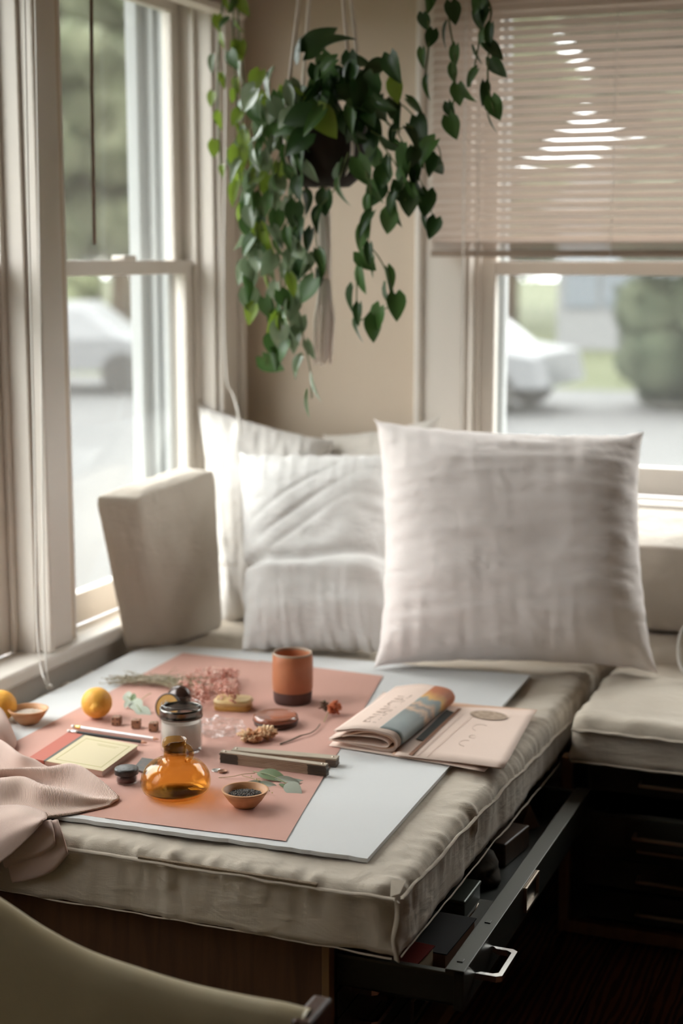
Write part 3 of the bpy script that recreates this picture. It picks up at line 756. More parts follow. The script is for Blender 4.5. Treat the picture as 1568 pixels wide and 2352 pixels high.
# ================================================================== TABLE THINGS
def mug():
    c = tp(672, 1611); e = empty('mug', c, 'terracotta orange ceramic tumbler with dark unglazed foot', 'mug')
    def dent(v, a, i):
        # slight finger dent on the left wall
        ang_ = math.atan2(v.y, v.x); d = abs((ang_-R(190)+math.pi) % (2*math.pi)-math.pi)
        k = math.exp(-(d/.35)**2)*math.exp(-((v.z-.072)/.014)**2)*.0035
        f = 1-k/max(v.xy.length, .01); return Vector((v.x*f, v.y*f, v.z))
    prof = [(0, .002), (.034, .002), (.038, .0), (.0405, .006), (.0415, .026)]
    lathe('foot', prof, mat('unglazed_clay', (.085, .042, .035), .8, col2=(.12, .06, .05), c_scale=30), e, 48, (0, 0, 0))
    prof = [(.0413, .026), (.0428, .030), (.0436, .055), (.0434, .085), (.0425, .103), (.0410, .1075), (.0392, .1075), (.0384, .103), (.0385, .06), (.036, .012), (0, .010)]
    lathe('body', prof, mat('terracotta_glaze', (.52, .20, .10), .38, col2=(.44, .15, .065), c_scale=18, bump=.15, b_scale=60, spec=.5), e, 64, (0, 0, 0), fn=dent)
    r = lathe('rim', [(.0420, .1030), (.0424, .1060), (.0412, .1085), (.0394, .1085), (.0386, .1060), (.0384, .1030)], mat('rim_pale', (.36, .25, .17), .5), e, 48, (0, 0, 0))
    tag(r, 'pale rim')
mug()
M_amber = thin_glass('amber_glass', (.965, .80, .50))
def carafe():
    c = tp(404, 1823); e = empty('carafe', c, 'squat amber glass carafe with narrow neck and small side handle', 'carafe')
    prof_o = [(0, 0), (.044, 0), (.050, .002), (.0575, .008), (.0612, .017), (.0618, .026), (.0592, .038), (.0530, .049), (.0440, .0575), (.0340, .0625), (.0250, .0650), (.0212, .0680), (.0202, .075), (.0200, .090), (.0207, .100)]
    prof_i = [(.0193, .1003), (.0187, .090), (.0188, .075), (.0197, .0668), (.0235, .0632), (.0330, .0606), (.0427, .0557), (.0513, .0474), (.0573, .0370), (.0600, .026), (.0594, .018), (.0560, .0105), (.049, .0065), (.038, .0062), (0, .0058)]
    def spout(v, a, i):
        if v.z > .085:
            t = (v.z-.085)/.015; d = abs((math.atan2(v.y, v.x)-R(235)+math.pi) % (2*math.pi)-math.pi)
            k = math.exp(-(d/.45)**2)*t; return Vector((v.x*(1+.18*k), v.y*(1+.18*k), v.z-.010*k))
        return v
    lathe('body', prof_o+prof_i, M_amber, e, 72, (0, 0, 0), fn=spout)
    # heavy base ring darkening where the glass is thick
    h = []
    for k in range(13):
        t = k/12; a = R(100)-R(200)*t
        h.append((.0200+.0105*math.cos(a), 0, .0765+.0130*math.sin(a)))
    hb = bmesh.new(); add_tube(hb, [Vector((max(.0195, x), y, z)) for x, y, z in h], .0045, 12)
    o = bm_obj('handle', hb, M_amber, e, True); o.rotation_euler = (0, 0, R(5))
carafe()
def jar():
    c = tp(417, 1722); e = empty('glass_jar', c, 'clear glass jar of pale wax with a dark screw collar, open on top', 'jar')
    g = thin_glass('clear_glass', (.985, .985, .98))
    lathe('body', [(0, 0), (.036, 0), (.0400, .004), (.0405, .012), (.0405, .062), (.0385, .070), (.0375, .072), (.0355, .072), (.0365, .068), (.0385, .061), (.0385, .010), (.035, .005), (0, .005)], g, e, 56, (0, 0, 0))
    wx = mat('frosted_wax', (.66, .60, .55), .5, col2=(.58, .48, .41), c_scale=25, trans=.3)
    lathe('wax_filling', [(0, .006), (.034, .006), (.0378, .011), (.0378, .058), (.036, .0585), (.020, .045), (0, .044)], wx, e, 48, (0, 0, 0))
    o = lathe('collar', [(.0405, .0665), (.0415, .0665), (.0418, .070), (.0405, .072), (.0412, .0755), (.0405, .078), (.0412, .081), (.0405, .0845), (.0385, .0855), (.0375, .084), (.0378, .067)], mat('collar_metal', (.16, .15, .14), .2, 1), e, 64, (0, 0, 0), closed=True)
    tag(o, 'dark metal screw collar')
    lathe('glass_rim', [(.0375, .082), (.0390, .088), (.0385, .0925), (.0370, .0935), (.0358, .0925), (.0352, .086), (.0352, .070)], g, e, 56, (0, 0, 0))
jar()
def small_jar():
    c = tp(291, 1796); e = empty('small_jar', c, 'tiny glass pot with black lid beside the notebook corner', 'jar')
    lathe('body', [(0, 0), (.0185, 0), (.0200, .002), (.0203, .016), (.0190, .018), (.0175, .018), (.0185, .015), (.0185, .003), (0, .002)], thin_glass('clear_glass', (1, 1, 1)), e, 40, (0, 0, 0))
    lathe('dark_contents', [(0, .0022), (.0175, .0022), (.0178, .009), (.012, .011), (0, .0125)], mat('saffron', (.10, .02, .012), .7, bump=.5, b_scale=200), e, 30, (0, 0, 0))
    lathe('lid', [(0, .0275), (.0185, .0275), (.0212, .0265), (.0218, .024), (.0216, .0165), (.0205, .016)], mat('black_lid', (.035, .032, .030), .35, bump=.3, b_scale=200), e, 48, (0, 0, 0))
small_jar()
def wood_bowl(px, py, label, r, h, grain_m, fill_m, fill_label, fname):
    c = tp(px, py) if px > 100 else at(px, py, z=ZT+.0005)
    e = empty('wooden_bowl', c, label, 'bowl')
    lathe('bowl', [(0, 0), (.45*r, 0), (.50*r, .0015), (.72*r, h*.38), (.90*r, h*.75), (r, h*.99), (.985*r, h), (.90*r, h*.995), (.80*r, h*.72), (.60*r, h*.38), (.4*r, h*.22), (0, h*.2)], grain_m, e, 56, (0, 0, 0))
    # filling: countless grains
    bm = bmesh.new(); rr = random.Random(3)
    lev = h*.62
    bmesh.ops.create_circle(bm, cap_ends=True, segments=32, radius=.70*r, matrix=Matrix.Translation((0, 0, lev*.93)))
    for k in range(620):
        a = rr.uniform(0, 6.283); q = math.sqrt(rr.random())*.74*r
        zz_ = lev + .004*(1-(q/(.74*r))**2) + rr.uniform(0, .0015)
        s = rr.uniform(.0009, .0015)
        bmesh.ops.create_icosphere(bm, subdivisions=1, radius=s, matrix=Matrix.Translation((q*math.cos(a), q*math.sin(a), zz_)))
    o = bm_obj(fname, bm, fill_m, e); tag(o, fill_label, kind='stuff')
M_bowl = wood('bowl_wood', (.50, .24, .105), (.62, .33, .16), 6, (1, 1, 10), .5)
wood_bowl(563, 1851, 'small turned wooden bowl of black seeds in front of the leaf sprig', .0405, .030, M_bowl, mat('black_seed', (.03, .025, .022), .45, col2=(.14, .11, .09), c_scale=300), 'black seeds', 'seeds')
wood_bowl(66, 1660, 'small turned wooden bowl of white grains beside the left lemon', .0410, .030, M_bowl, mat('white_grain', (.68, .58, .48), .6, col2=(.75, .68, .60), c_scale=300), 'white grains', 'grains')
def lemon(px, py, r, label, nip, base_z=None):
    c = at(px, py, z=(ZP if base_z is None else base_z)+r)
    bm = bmesh.new(); bmesh.ops.create_uvsphere(bm, u_segments=48, v_segments=32, radius=1)
    for v in bm.verts:
        z_ = v.co.z; k = math.exp(-((1-z_)/.035)**1.0) if z_ > 0 else 0
        rr_ = v.co.xy.length
        v.co *= r*(1+.004*noise.noise(v.co*14)); v.co.z *= 1.06
        if z_ > .93: v.co.z += r*.20*((z_-.93)/.07)**.6; v.co.x *= 1.08; v.co.y *= 1.08
    o = bm_obj('lemon', bm, mat('lemon_peel', (.80, .38, .06), .55, col2=(.84, .44, .07), c_scale=12, bump=.35, b_scale=130, spec=.3), smooth=True, loc=c)
    o.rotation_euler = Vector(nip).to_track_quat('Z', 'Y').to_euler(); tag(o, label, 'lemon', None); return o
lemon(222, 1614, .0315, 'yellow orange lemon with its nipple facing front, on the pink paper edge', (.45, -.85, -.12))
lemon(1, 1620, .0315, 'lemon behind the bowl of white grains, cut by the left picture edge', (-.8, -.3, .2), ZT)
# dice
def die(px, py, rz, label, faces):
    s = .0175; c = tp(px, py); e = empty('die', c, label, 'die', 'wooden dice in a row', rz=rz)
    bm = bmesh.new(); add_box(bm, (-s/2, -s/2, 0), (s/2, s/2, s), .0016, 3); bm_obj('cube_body', bm, mat('dice_wood', (.28, .125, .07), .55, col2=(.36, .19, .11), c_scale=60), e, True)
    e.children[0].data.set_sharp_from_angle(angle=R(35))
    bm = bmesh.new()
    L_ = {1: [(0, 0)], 2: [(-.28, -.28), (.28, .28)], 3: [(-.28, -.28), (0, 0), (.28, .28)], 4: [(-.27, -.27), (.27, .27), (-.27, .27), (.27, -.27)], 5: [(-.27, -.27), (.27, .27), (-.27, .27), (.27, -.27), (0, 0)], 6: [(-.27, -.28), (-.27, 0), (-.27, .28), (.27, -.28), (.27, 0), (.27, .28)]}
    for f, mk in zip(faces, ('front', 'right', 'top')):
        for (a, b) in L_[f]:
            if mk == 'front': M4 = Matrix.Translation((a*s, -s/2-.0001, s/2+b*s)) @ Matrix.Rotation(R(90), 4, 'X')
            elif mk == 'right': M4 = Matrix.Translation((s/2+.0001, a*s, s/2+b*s)) @ Matrix.Rotation(R(90), 4, 'Y')
            else: M4 = Matrix.Translation((a*s, b*s, s+.0001))
            bmesh.ops.create_cone(bm, cap_ends=True, segments=12, radius1=.0017, radius2=.0017, depth=.0004, matrix=M4)
    bm_obj('pips', bm, M_black, e)
die(268, 1664, R(8), 'leftmost of three small brown wooden dice, nearest the lemon', (4, 6, 3))
die(313, 1671, R(14), 'middle one of three small brown wooden dice', (2, 3, 1))
die(353, 1678, R(12), 'rightmost of three small brown wooden dice, beside the glass jar', (2, 5, 3))
# notebook
def notebook():
    z1 = ZP+.011
    A = at(158, 1681, z=z1); Bc = at(318, 1711, z=z1); Cc = at(236, 1771, z=z1); D = at(66, 1741, z=z1)
    e = empty('notebook', (A+Bc+Cc+D)/4-Vector((0, 0, .011)), 'notebook with red spine and pale yellow framed cover', 'notebook')
    def quad(name, u0, u1, v0, v1, za, zb, m, par):
        P = lambda u, v: (A.lerp(Bc, u)).lerp(D.lerp(Cc, u), v)
        q = [P(u0, v0), P(u1, v0), P(u1, v1), P(u0, v1)]
        vs = [(p.x, p.y, za) for p in q]+[(p.x, p.y, zb) for p in q]
        return child_inv(mesh_obj(name, vs, [(3, 2, 1, 0), (4, 5, 6, 7), (0, 1, 5, 4), (1, 2, 6, 5), (2, 3, 7, 6), (3, 0, 4, 7)], m), par)
    quad('back_cover', 0, 1, 0, 1, ZP, ZP+.001, mat('cover_pink', (.55, .33, .26), .7), e)
    quad('page_block', .01, .985, .01, .985, ZP+.001, z1-.001, mat('notebook_pages', (.62, .45, .38), .8), e)
    cv = quad('front_cover', .235, 1, 0, 1, z1-.001, z1, mat('cover_yellow', (.62, .53, .34), .7), e)
    quad('spine_strip', -.004, .205, -.002, 1.002, z1-.0105, z1+.0002, mat('spine_red', (.47, .125, .085), .7), e)
    quad('dark_strip', .205, .240, -.002, 1.002, z1-.0008, z1+.0003, mat('spine_dark', (.10, .10, .085), .6), e)
    ol = mat('frame_olive', (.42, .37, .15), .7)
    for u0, u1, v0, v1 in ((.31, .93, .10, .112), (.31, .93, .89, .902), (.31, .318, .10, .90), (.922, .93, .10, .90), (.52, .82, .2, .206), (.55, .80, .24, .245)):
        q = quad('frame_line', u0, u1, v0, v1, z1, z1+.0002, ol, e); q.parent = None; child_inv(q, e)
notebook()
def pencil(p0, p1, label, body, tip_m, ferr, er):
    p0, p1 = Vector(p0), Vector(p1); e = empty('pencil', p0, label, 'pencil')
    d = (p1-p0); L_ = d.length; d.normalize()
    f = lambda t: p0 + d*t
    tube('eraser', [f(0), f(.008)], .0033, er, e, 10); tube('ferrule', [f(.008), f(.0125), f(.013), f(.020), f(.022)], [.0036, .0037, .0039, .0039, .0036], ferr, e, 12)
    bm = bmesh.new(); add_tube(bm, [f(.022), f(L_-.012)], .0037, 6); child_inv(bm_obj('barrel', bm, body), e)
    tube('sharpened_tip', [f(L_-.012), f(L_)], [.0035, .0006], tip_m, e, 10)
m_tip = mat('cedar', (.55, .28, .17), .7)
pencil(tp(165, 1668, .0045), tp(365, 1698, .0045), 'silvery white pencil with gold ferrule lying behind the notebook', mat('pencil_silver', (.62, .58, .58), .35, .2), m_tip, mat('gold_ferrule', (.75, .48, .16), .3, .9), mat('eraser_white', (.7, .67, .64), .7))
pencil(tp(155, 1679, .013), tp(338, 1706, .0045), 'black pencil with white eraser touching the notebook edge', mat('pencil_black', (.025, .026, .026), .35), m_tip, mat('silver_ferrule', (.7, .68, .66), .3, .9), mat('eraser_white', (0, 0, 0)))
# dark matchbook card
mc = sheet('matchbook', 'dark green printed card half hidden behind the carafe', 'card', [tuple(tp(*q).xy) for q in ((306, 1769), (338, 1779), (362, 1749), (326, 1744))], ZP, ZP+.0035, mat('card_dark', (.04, .045, .035), .5, col2=(.10, .06, .045), c_scale=90), 4)
# discs behind the jar
def disc(name, label, c, r, t, tilt_dir, faces, m_side, m_ring, m_core, lean):
    e = empty(name, c, label, 'lid'); e.rotation_euler = Vector(tilt_dir).to_track_quat('Z', 'Y').to_euler()
    lathe('rim', [(r*.90, t/2), (r*.97, t/2+.001), (r, t/2-.001), (r, -t/2), (r*.8, -t/2), (0, -t/2)], m_side, e, 48, (0, 0, 0))
    lathe('face', [(0, t/2-.0006), (r*.91, t/2-.0006)], m_ring, e, 40, (0, 0, 0))
    if m_core: lathe('core', [(0, t/2+.001), (r*.36, t/2+.0008), (r*.40, t/2-.001)], m_core, e, 32, (0, 0, 0))
    return e
m_dk = mat('lid_black', (.022, .018, .014), .35)
disc('lid', 'round black rimmed lid with ochre inner ring standing behind the glass jar', at(386, 1624, y=tp(386, 1650).y+.01), .0285, .008, (-.05, -1, .32), 1, m_dk, mat('lid_ochre', (.50, .27, .05), .5), m_dk, 0)
dk = lathe('dome', [(.001, .017), (.012, .0155), (.021, .010), (.0265, .002), (.0275, -.003), (.020, -.006), (0, -.006)], mat('dome_brown', (.045, .020, .015), .18, .3, spec=.9), None, 48, at(410, 1603, y=tp(408, 1640).y+.03)); dk.name = 'polished_dome'
dk.rotation_euler = Vector((.05, -1, .45)).to_track_quat('Z', 'Y').to_euler(); tag(dk, 'glossy dark brown dome standing behind the ochre ringed lid', 'lid')
# yellow soap tin
def rounded_prism(bm, w, d, z0, z1, r, bev=.002, seg=5, chamfer=False):
    pts = []
    for cx, cy, a0 in ((w/2-r, d/2-r, 0), (-w/2+r, d/2-r, 90), (-w/2+r, -d/2+r, 180), (w/2-r, -d/2+r, 270)):
        for k in range(seg+1): a = R(a0+90*k/seg); pts.append((cx+r*math.cos(a), cy+r*math.sin(a)))
    lv = [(z0, 1-bev/w*1.2), (z0+bev, 1), (z1-bev, 1), (z1, 1-bev/w*2.2)]
    rings = [[bm.verts.new((x_*s, y_*s, z_)) for x_, y_ in pts] for z_, s in lv]
    n = len(pts)
    for a, b in zip(rings, rings[1:]):
        for k in range(n): bm.faces.new((a[k], a[(k+1) % n], b[(k+1) % n], b[k]))
    bm.faces.new(rings[0][::-1]); bm.faces.new(rings[-1])
e = empty('soap_tin', tp(536, 1627), 'small yellow ochre tin with cut corners', 'tin', rz=R(12))
bm = bmesh.new(); rounded_prism(bm, .078, .054, 0, .0115, .016, .002, 2); autosmooth(bm_obj('base', bm, mat('tin_ochre', (.52, .27, .06), .4, col2=(.58, .34, .09), c_scale=40), e))
bm = bmesh.new(); rounded_prism(bm, .081, .057, .0120, .0230, .017, .0045, 2); o = autosmooth(bm_obj('lid', bm, mat('tin_yellow', (.66, .47, .20), .4, col2=(.68, .52, .26), c_scale=25), e))
# round dark case
e = empty('round_tin', tp(633, 1664), 'round dark brown compact with glossy clear lid in front of the mug', 'tin')
lathe('base', [(0, 0), (.040, 0), (.0440, .003), (.0450, .007), (.0440, .0105), (.030, .0108), (0, .0108)], mat('case_brown', (.07, .028, .018), .35), e, 56, (0, 0, 0))
lathe('lid', [(.0452, .0115), (.0458, .014), (.0448, .019), (.041, .0215), (.0385, .0205), (.036, .0195), (0, .0192)], mat('case_lid', (.28, .10, .06), .10, .0, spec=1.0), e, 64, (0, 0, 0))  # lid colour lightened to stand in for the mug's orange reflection
bm = bmesh.new()
for k in range(48):
    a = k*math.pi/24; bmesh.ops.create_icosphere(bm, subdivisions=1, radius=.0016, matrix=Matrix.Translation((.0452*math.cos(a), .0452*math.sin(a), .0113)))
o = bm_obj('beaded_seam', bm, m_dk, e); o['kind'] = 'stuff'
# leaves ---------------------------------------------------------------
def leaf_mesh(name, L_, W_, m, cup=.12, droop=.25, heart=.5, nseg=6):
    vs = []; fs = []
    prof = []
    for i in range(nseg+1):
        t = i/nseg
        w = (math.sin(math.pi*min(1, t**(.55 if heart else .85)))**.8) if 0 < t < 1 else 0
        prof.append(w)
    for i in range(nseg+1):
        t = i/nseg; w = prof[i]*W_/2; y_ = t*L_; z_ = -droop*L_*t*t
        yb = -heart*.18*L_*(1 - t/.25) if t < .25 else 0
        vs += [(-w, y_+yb*(1 if w else 0), z_+cup*w), (-w*.5, y_+yb*.6, z_+cup*w*.3), (0, y_, z_), (w*.5, y_+yb*.6, z_+cup*w*.3), (w, y_+yb*(1 if w else 0), z_+cup*w)]
    if heart:   # lobes behind the stalk
        vs[0] = (-W_*.22, -heart*.16*L_, cup*W_*.2); vs[1] = (-W_*.14, -heart*.12*L_, .0); vs[3] = (W_*.14, -heart*.12*L_, .0); vs[4] = (W_*.22, -heart*.16*L_, cup*W_*.2)
    for i in range(nseg):
        for k in range(4): a = i*5+k; fs.append((a, a+1, a+6, a+5))
    me = bpy.data.meshes.new(name); me.from_pydata(vs, [], fs); me.update(); me.validate(); me.materials.append(m)
    me.polygons.foreach_set('use_smooth', [True]*len(me.polygons)); return me
def place_leaf(me, p, direction, nrm, parent, s=1.0, name='leaf'):
    d = Vector(direction).normalized(); n = Vector(nrm); n = (n - d*n.dot(d))
    n = n.normalized() if n.length > 1e-4 else d.orthogonal().normalized(); x_ = d.cross(n)
    M4 = Matrix((x_, d, n)).transposed().to_4x4(); M4.translation = p
    o = bpy.data.objects.new(name, me); COL.objects.link(o); o.parent = parent
    o.matrix_local = (Matrix.Translation(parent.location).inverted() @ M4 @ Matrix.Scale(s, 4)); return o
euc = [leaf_mesh('leaf', .040, .017, M_euc, .2, .15, 0, 12), leaf_mesh('leaf', .040, .015, M_euc2, .25, .2, 0, 12)]
def sprig(label, stem_pts, leaves, stem_r=.001):
    p0 = Vector(stem_pts[0]); e = empty('leaf_sprig', p0, label, 'sprig')
    tube('stem', stem_pts, stem_r, mat('sprig_stem', (.20, .22, .10), .7), e, 6, 5)
    for (px, py, z_, qx, qy, qz, k, s) in leaves:
        a = tp(px, py, z_); b = tp(qx, qy, qz); o = place_leaf(euc[k], a, b-a, (rnd.uniform(-.3, .3), -.35, 1), e, (b-a).length/.040); o.scale = (o.scale[0]*s, o.scale[1], o.scale[2])
    return e
sprig('eucalyptus sprig with long grey green leaves behind the bowl of seeds',
      [tp(582, 1772, .004), tp(620, 1780, .010), tp(650, 1795, .008), tp(672, 1808, .004)],
      [(590, 1775, .006, 656, 1782, .012, 1, 1.25), (610, 1800, .003, 545, 1803, .004, 0, .95), (630, 1788, .008, 690, 1792, .008, 0, .8), (640, 1796, .004, 716, 1790, .003, 0, .75), (655, 1800, .008, 690, 1822, .003, 0, 1.45), (590, 1798, .003, 640, 1803, .003, 0, .8), (640, 1800, .003, 668, 1812, .002, 1, .8)])
for k_, pts in enumerate(([tp(502, 1786), tp(530, 1784, .003), tp(560, 1778, .006), tp(585, 1776, .005)], [tp(555, 1781, .004), tp(580, 1788, .003), tp(602, 1800, .002), tp(612, 1822, .002)])):
    e = empty('thin_twig', pts[0], ('fine pale twig reaching from the coins to the eucalyptus sprig', 'fine budding twig hanging down beside the bowl of seeds')[k_], 'twig')
    tube('stem', pts, .0006, mat('twig_pale', (.42, .36, .18), .8), e, 5, 5)
    if k_:
        bm = bmesh.new()
        for q in range(34):
            t = rnd.random(); p = Vector(pts[1]).lerp(Vector(pts[3]), t) + Vector((rnd.uniform(-.006, .010), rnd.uniform(-.004, .004), rnd.uniform(.001, .006))); bmesh.ops.create_icosphere(bm, subdivisions=1, radius=.0013, matrix=Matrix.Translation(p))
        o = bm_obj('buds', bm, mat('buds', (.45, .42, .16), .7)); child_inv(o, e); o['kind'] = 'stuff'
sprig('short sprig of pale grey green leaves right of the lemon', [tp(292, 1600, .015), tp(308, 1612, .006), tp(318, 1626, .006), tp(324, 1634, .004)],
      [(293, 1612, .004, 292, 1584, .022, 0, 1.4), (306, 1614, .006, 306, 1588, .024, 1, 1.2), (302, 1606, .01, 320, 1628, .006, 0, 1.2), (312, 1626, .005, 344, 1640, .003, 0, 1.3), (296, 1608, .012, 286, 1624, .004, 0, 1.1)])
tag(tube('twig', [tp(312, 1618, .003), tp(326, 1606, .004), tp(337, 1597, .006), tp(347, 1592, .008)], .0010, mat('twig_pale', (0, 0, 0)), None, 6, 4), 'thin tan twig right of the short leaf sprig', 'twig')
# coins
for px, py, m_, lb, cz in ((497, 1770, mat('coin_silver', (.55, .53, .50), .35, .9), 'silver coin under the edge of the copper coin', 0), (511, 1772, mat('coin_copper', (.30, .14, .08), .4, .8), 'copper brown coin right of the silver one', .0014)):
    c = lathe('coin', [(0, 0), (.0088, 0), (.0092, .0004), (.0092, .0012), (.0087, .0016), (.0082, .0013), (0, .0013)], m_, None, 36, tp(px, py, cz)); tag(c, lb, 'coin')
# folding rules
def frule(label, p0, p1, w, nlay, th, end_m, ends=(.17, .17), rzoff=0):
    p0, p1 = Vector(p0), Vector(p1); d = p1-p0; L_ = d.length; a = math.atan2(d.y, d.x)
    e = empty('folding_rule', p0, label, 'ruler', rz=a)
    mw = wood('rule_wood', (.34, .23, .15), (.48, .35, .25), 8, (2, 14, 14), .6); mt_ = wood('rule_top', (.38, .31, .23), (.48, .40, .31), 8, (2, 14, 14), .6)
    for k in range(nlay):
        off = rnd.uniform(-.0008, .0008); z_ = k*th
        bm = bmesh.new(); add_box(bm, (0+off, 0, z_+.0003), (L_+off, w, z_+th-.0003), .0006, 1)
        bm_obj('rule_leaf', bm, mw if k < nlay-1 else mt_, e)
        for s0, s1 in ((-.0004, ends[0]*L_), (L_-ends[1]*L_, L_+.0004)):
            if k == nlay-1 and ends[0] < .3: continue
            bm = bmesh.new(); add_box(bm, (s0+off, -.0005, z_+.0004), (s1+off, w*.9, z_+th-.0004), 0); bm_obj('dark_end', bm, end_m, e)
    for s in (.04*L_, .96*L_): lathe('hinge_rivet', [(0, nlay*th+.0008), (.003, nlay*th+.0006), (.0036, nlay*th)], M_brass, e, 16, (s, w/2, 0))
    return e
m_end = mat('rule_end', (.05, .038, .026), .5)
frule('folded wooden rule of stacked leaves with dark ends, the front one', tp(505, 1752), tp(748, 1784), .014, 7, .0031, m_end)
frule('folded wooden rule lying behind and against the front one', tp(530, 1741), tp(772, 1762), .022, 4, .0040, mat('rule_end2', (.13, .095, .07), .6), (.1, .1))
# dried flower heads
def flower_head(c, r, m, n=46, seed=0, parent=None, name='petals', flat=1.0, elong=1.0):
    bm = bmesh.new(); rr = random.Random(seed)
    for k in range(n):
        d = Vector((rr.gauss(0, 1), rr.gauss(0, 1), rr.gauss(0, .8))).normalized(); p = Vector((d.x*elong, d.y, d.z*flat))*r*rr.uniform(.35, .85)
        s = r*rr.uniform(.25, .42)
        M4 = Matrix.Translation(Vector(c)+p) @ d.to_track_quat('Z', 'Y').to_matrix().to_4x4() @ Matrix.Diagonal((s*.60, s*.32, s*.8, 1)) @ Matrix.Rotation(rr.uniform(0, 3), 4, 'Z')
        bmesh.ops.create_icosphere(bm, subdivisions=1, radius=1, matrix=M4)
    o = bm_obj(name, bm, m, smooth=True)
    if parent: child_inv(o, parent); o['kind'] = 'stuff'
    return o
m_dry = mat('dried_petal', (.80, .60, .38), .85, col2=(.62, .27, .12), c_scale=35)
for px, py, s, el, lb in ((577, 1690, 1, 1.5, 'pale dried flower head in front of the round compact, left of the pair'), (612, 1683, 4, 1.1, 'orange tinged dried flower head touching the round compact, right of the pair')):
    e = empty('dried_flower', tp(px, py), lb, 'flower'); flower_head(tp(px, py, .012), .0205, m_dry, 150, s, e, elong=el, flat=.62)
e = empty('orange_flower', tp(756, 1640), 'small rust orange dried flower on a short stem right of the mug', 'flower')
flower_head(tp(745, 1622, .016), .0130, mat('dark_bud', (.16, .05, .03), .8, col2=(.09, .09, .05), c_scale=60), 50, 3, e, 'dark_petals'); flower_head(tp(768, 1624, .018), .0165, mat('rust_petal', (.50, .11, .04), .8, col2=(.62, .2, .08), c_scale=60), 90, 5, e)
tube('stem', [tp(762, 1626, .012), tp(752, 1640, .006), tp(744, 1658, .002)], .0011, mat('twig_pale', (0, 0, 0)), e, 6, 4)
tag(tube('twig', [tp(643, 1709, .002), tp(668, 1700, .003), tp(690, 1690, .004), tp(712, 1684, .004), tp(727, 1674, .004), tp(735, 1663, .004)], [.0016]*9+[.0011]*12, mat('twig_dark', (.10, .075, .045), .8), None, 6, 4), 'dark dried stalk lying between the compact and the rolled newspaper', 'twig')
# pink dried bouquet
e = empty('dried_bouquet', tp(450, 1560), 'bunch of dried pink blossoms with grassy stems behind the yellow tin', 'flowers')
m_pk = [mat('pink_blossom', (.66, .33, .27), .85, col2=(.76, .47, .39), c_scale=50), mat('pink_blossom_pale', (.78, .55, .46), .85), mat('pink_blossom_dark', (.50, .20, .15), .85)]
rr = random.Random(11)
for k in range(130):
    t = rr.random(); px = 400 + 145*rr.random()**.7; tt = (px-400)/145
    py = 1580 - 20*tt + rr.gauss(0, 13+9*tt) ; py = min(1604, max(1545, py))
    hz = max(.013, rr.uniform(.004, .012+.045*tt*(1 if py > 1560 else .8)))
    c = tp(px, py, hz)
    flower_head(c, rr.uniform(.010, .015), rr.choice(m_pk+[m_pk[0]]), 12, k, e, 'blossom', elong=.8, flat=1.3)
bm = bmesh.new(); bm2 = bmesh.new()
for k in range(60):
    x0 = rr.uniform(225, 330); y0 = 1562+rr.gauss(0, 7)-(x0-225)*.02; xe = rr.uniform(400, 500)
    p = [tp(x0, y0, .003+rr.random()*.004), tp((x0+xe)/2, 1560+rr.gauss(0, 5), .01*rr.random()+.006), tp(xe, 1572+rr.gauss(0, 14), .02*rr.random()+.008)]
    add_tube(bm, catmull(p, 4), .0006, 4)
    for q in range(5):
        pp = catmull(p, 6)[rr.randrange(9)] + Vector((rr.gauss(0, .004), rr.gauss(0, .004), rr.uniform(0, .005))); bmesh.ops.create_icosphere(bm2, subdivisions=1, radius=rr.uniform(.0012, .0026), matrix=Matrix.Translation(pp) @ Matrix.Diagonal((2, 1, .7, 1)))
o = child_inv(bm_obj('stems', bm, mat('grass_stem', (.28, .24, .15), .8)), e); o['kind'] = 'stuff'; tag(o, 'dry tan stems')
o = child_inv(bm_obj('seed_tufts', bm2, mat('grass_tuft', (.40, .34, .26), .9)), e); o['kind'] = 'stuff'; tag(o, 'tiny grey green leaflets on the stems')
# crumpled clear wrapper
bm = bmesh.new(); bmesh.ops.create_icosphere(bm, subdivisions=4, radius=1)
for v in bm.verts:
    f = 1+.55*noise.noise(v.co*2.2)+.25*noise.noise(v.co*5); v.co = Vector((v.co.x*.040*f, v.co.y*.034*f, max(-.012, v.co.z*.020*f)))
o = bm_obj('clear_wrapper', bm, thin_glass('cellophane', (.97, .96, .96), rough=.08, haze=.04), loc=tp(503, 1672, .013)); tag(o, 'crumpled clear cellophane wrapper right of the glass jar', 'wrapper')

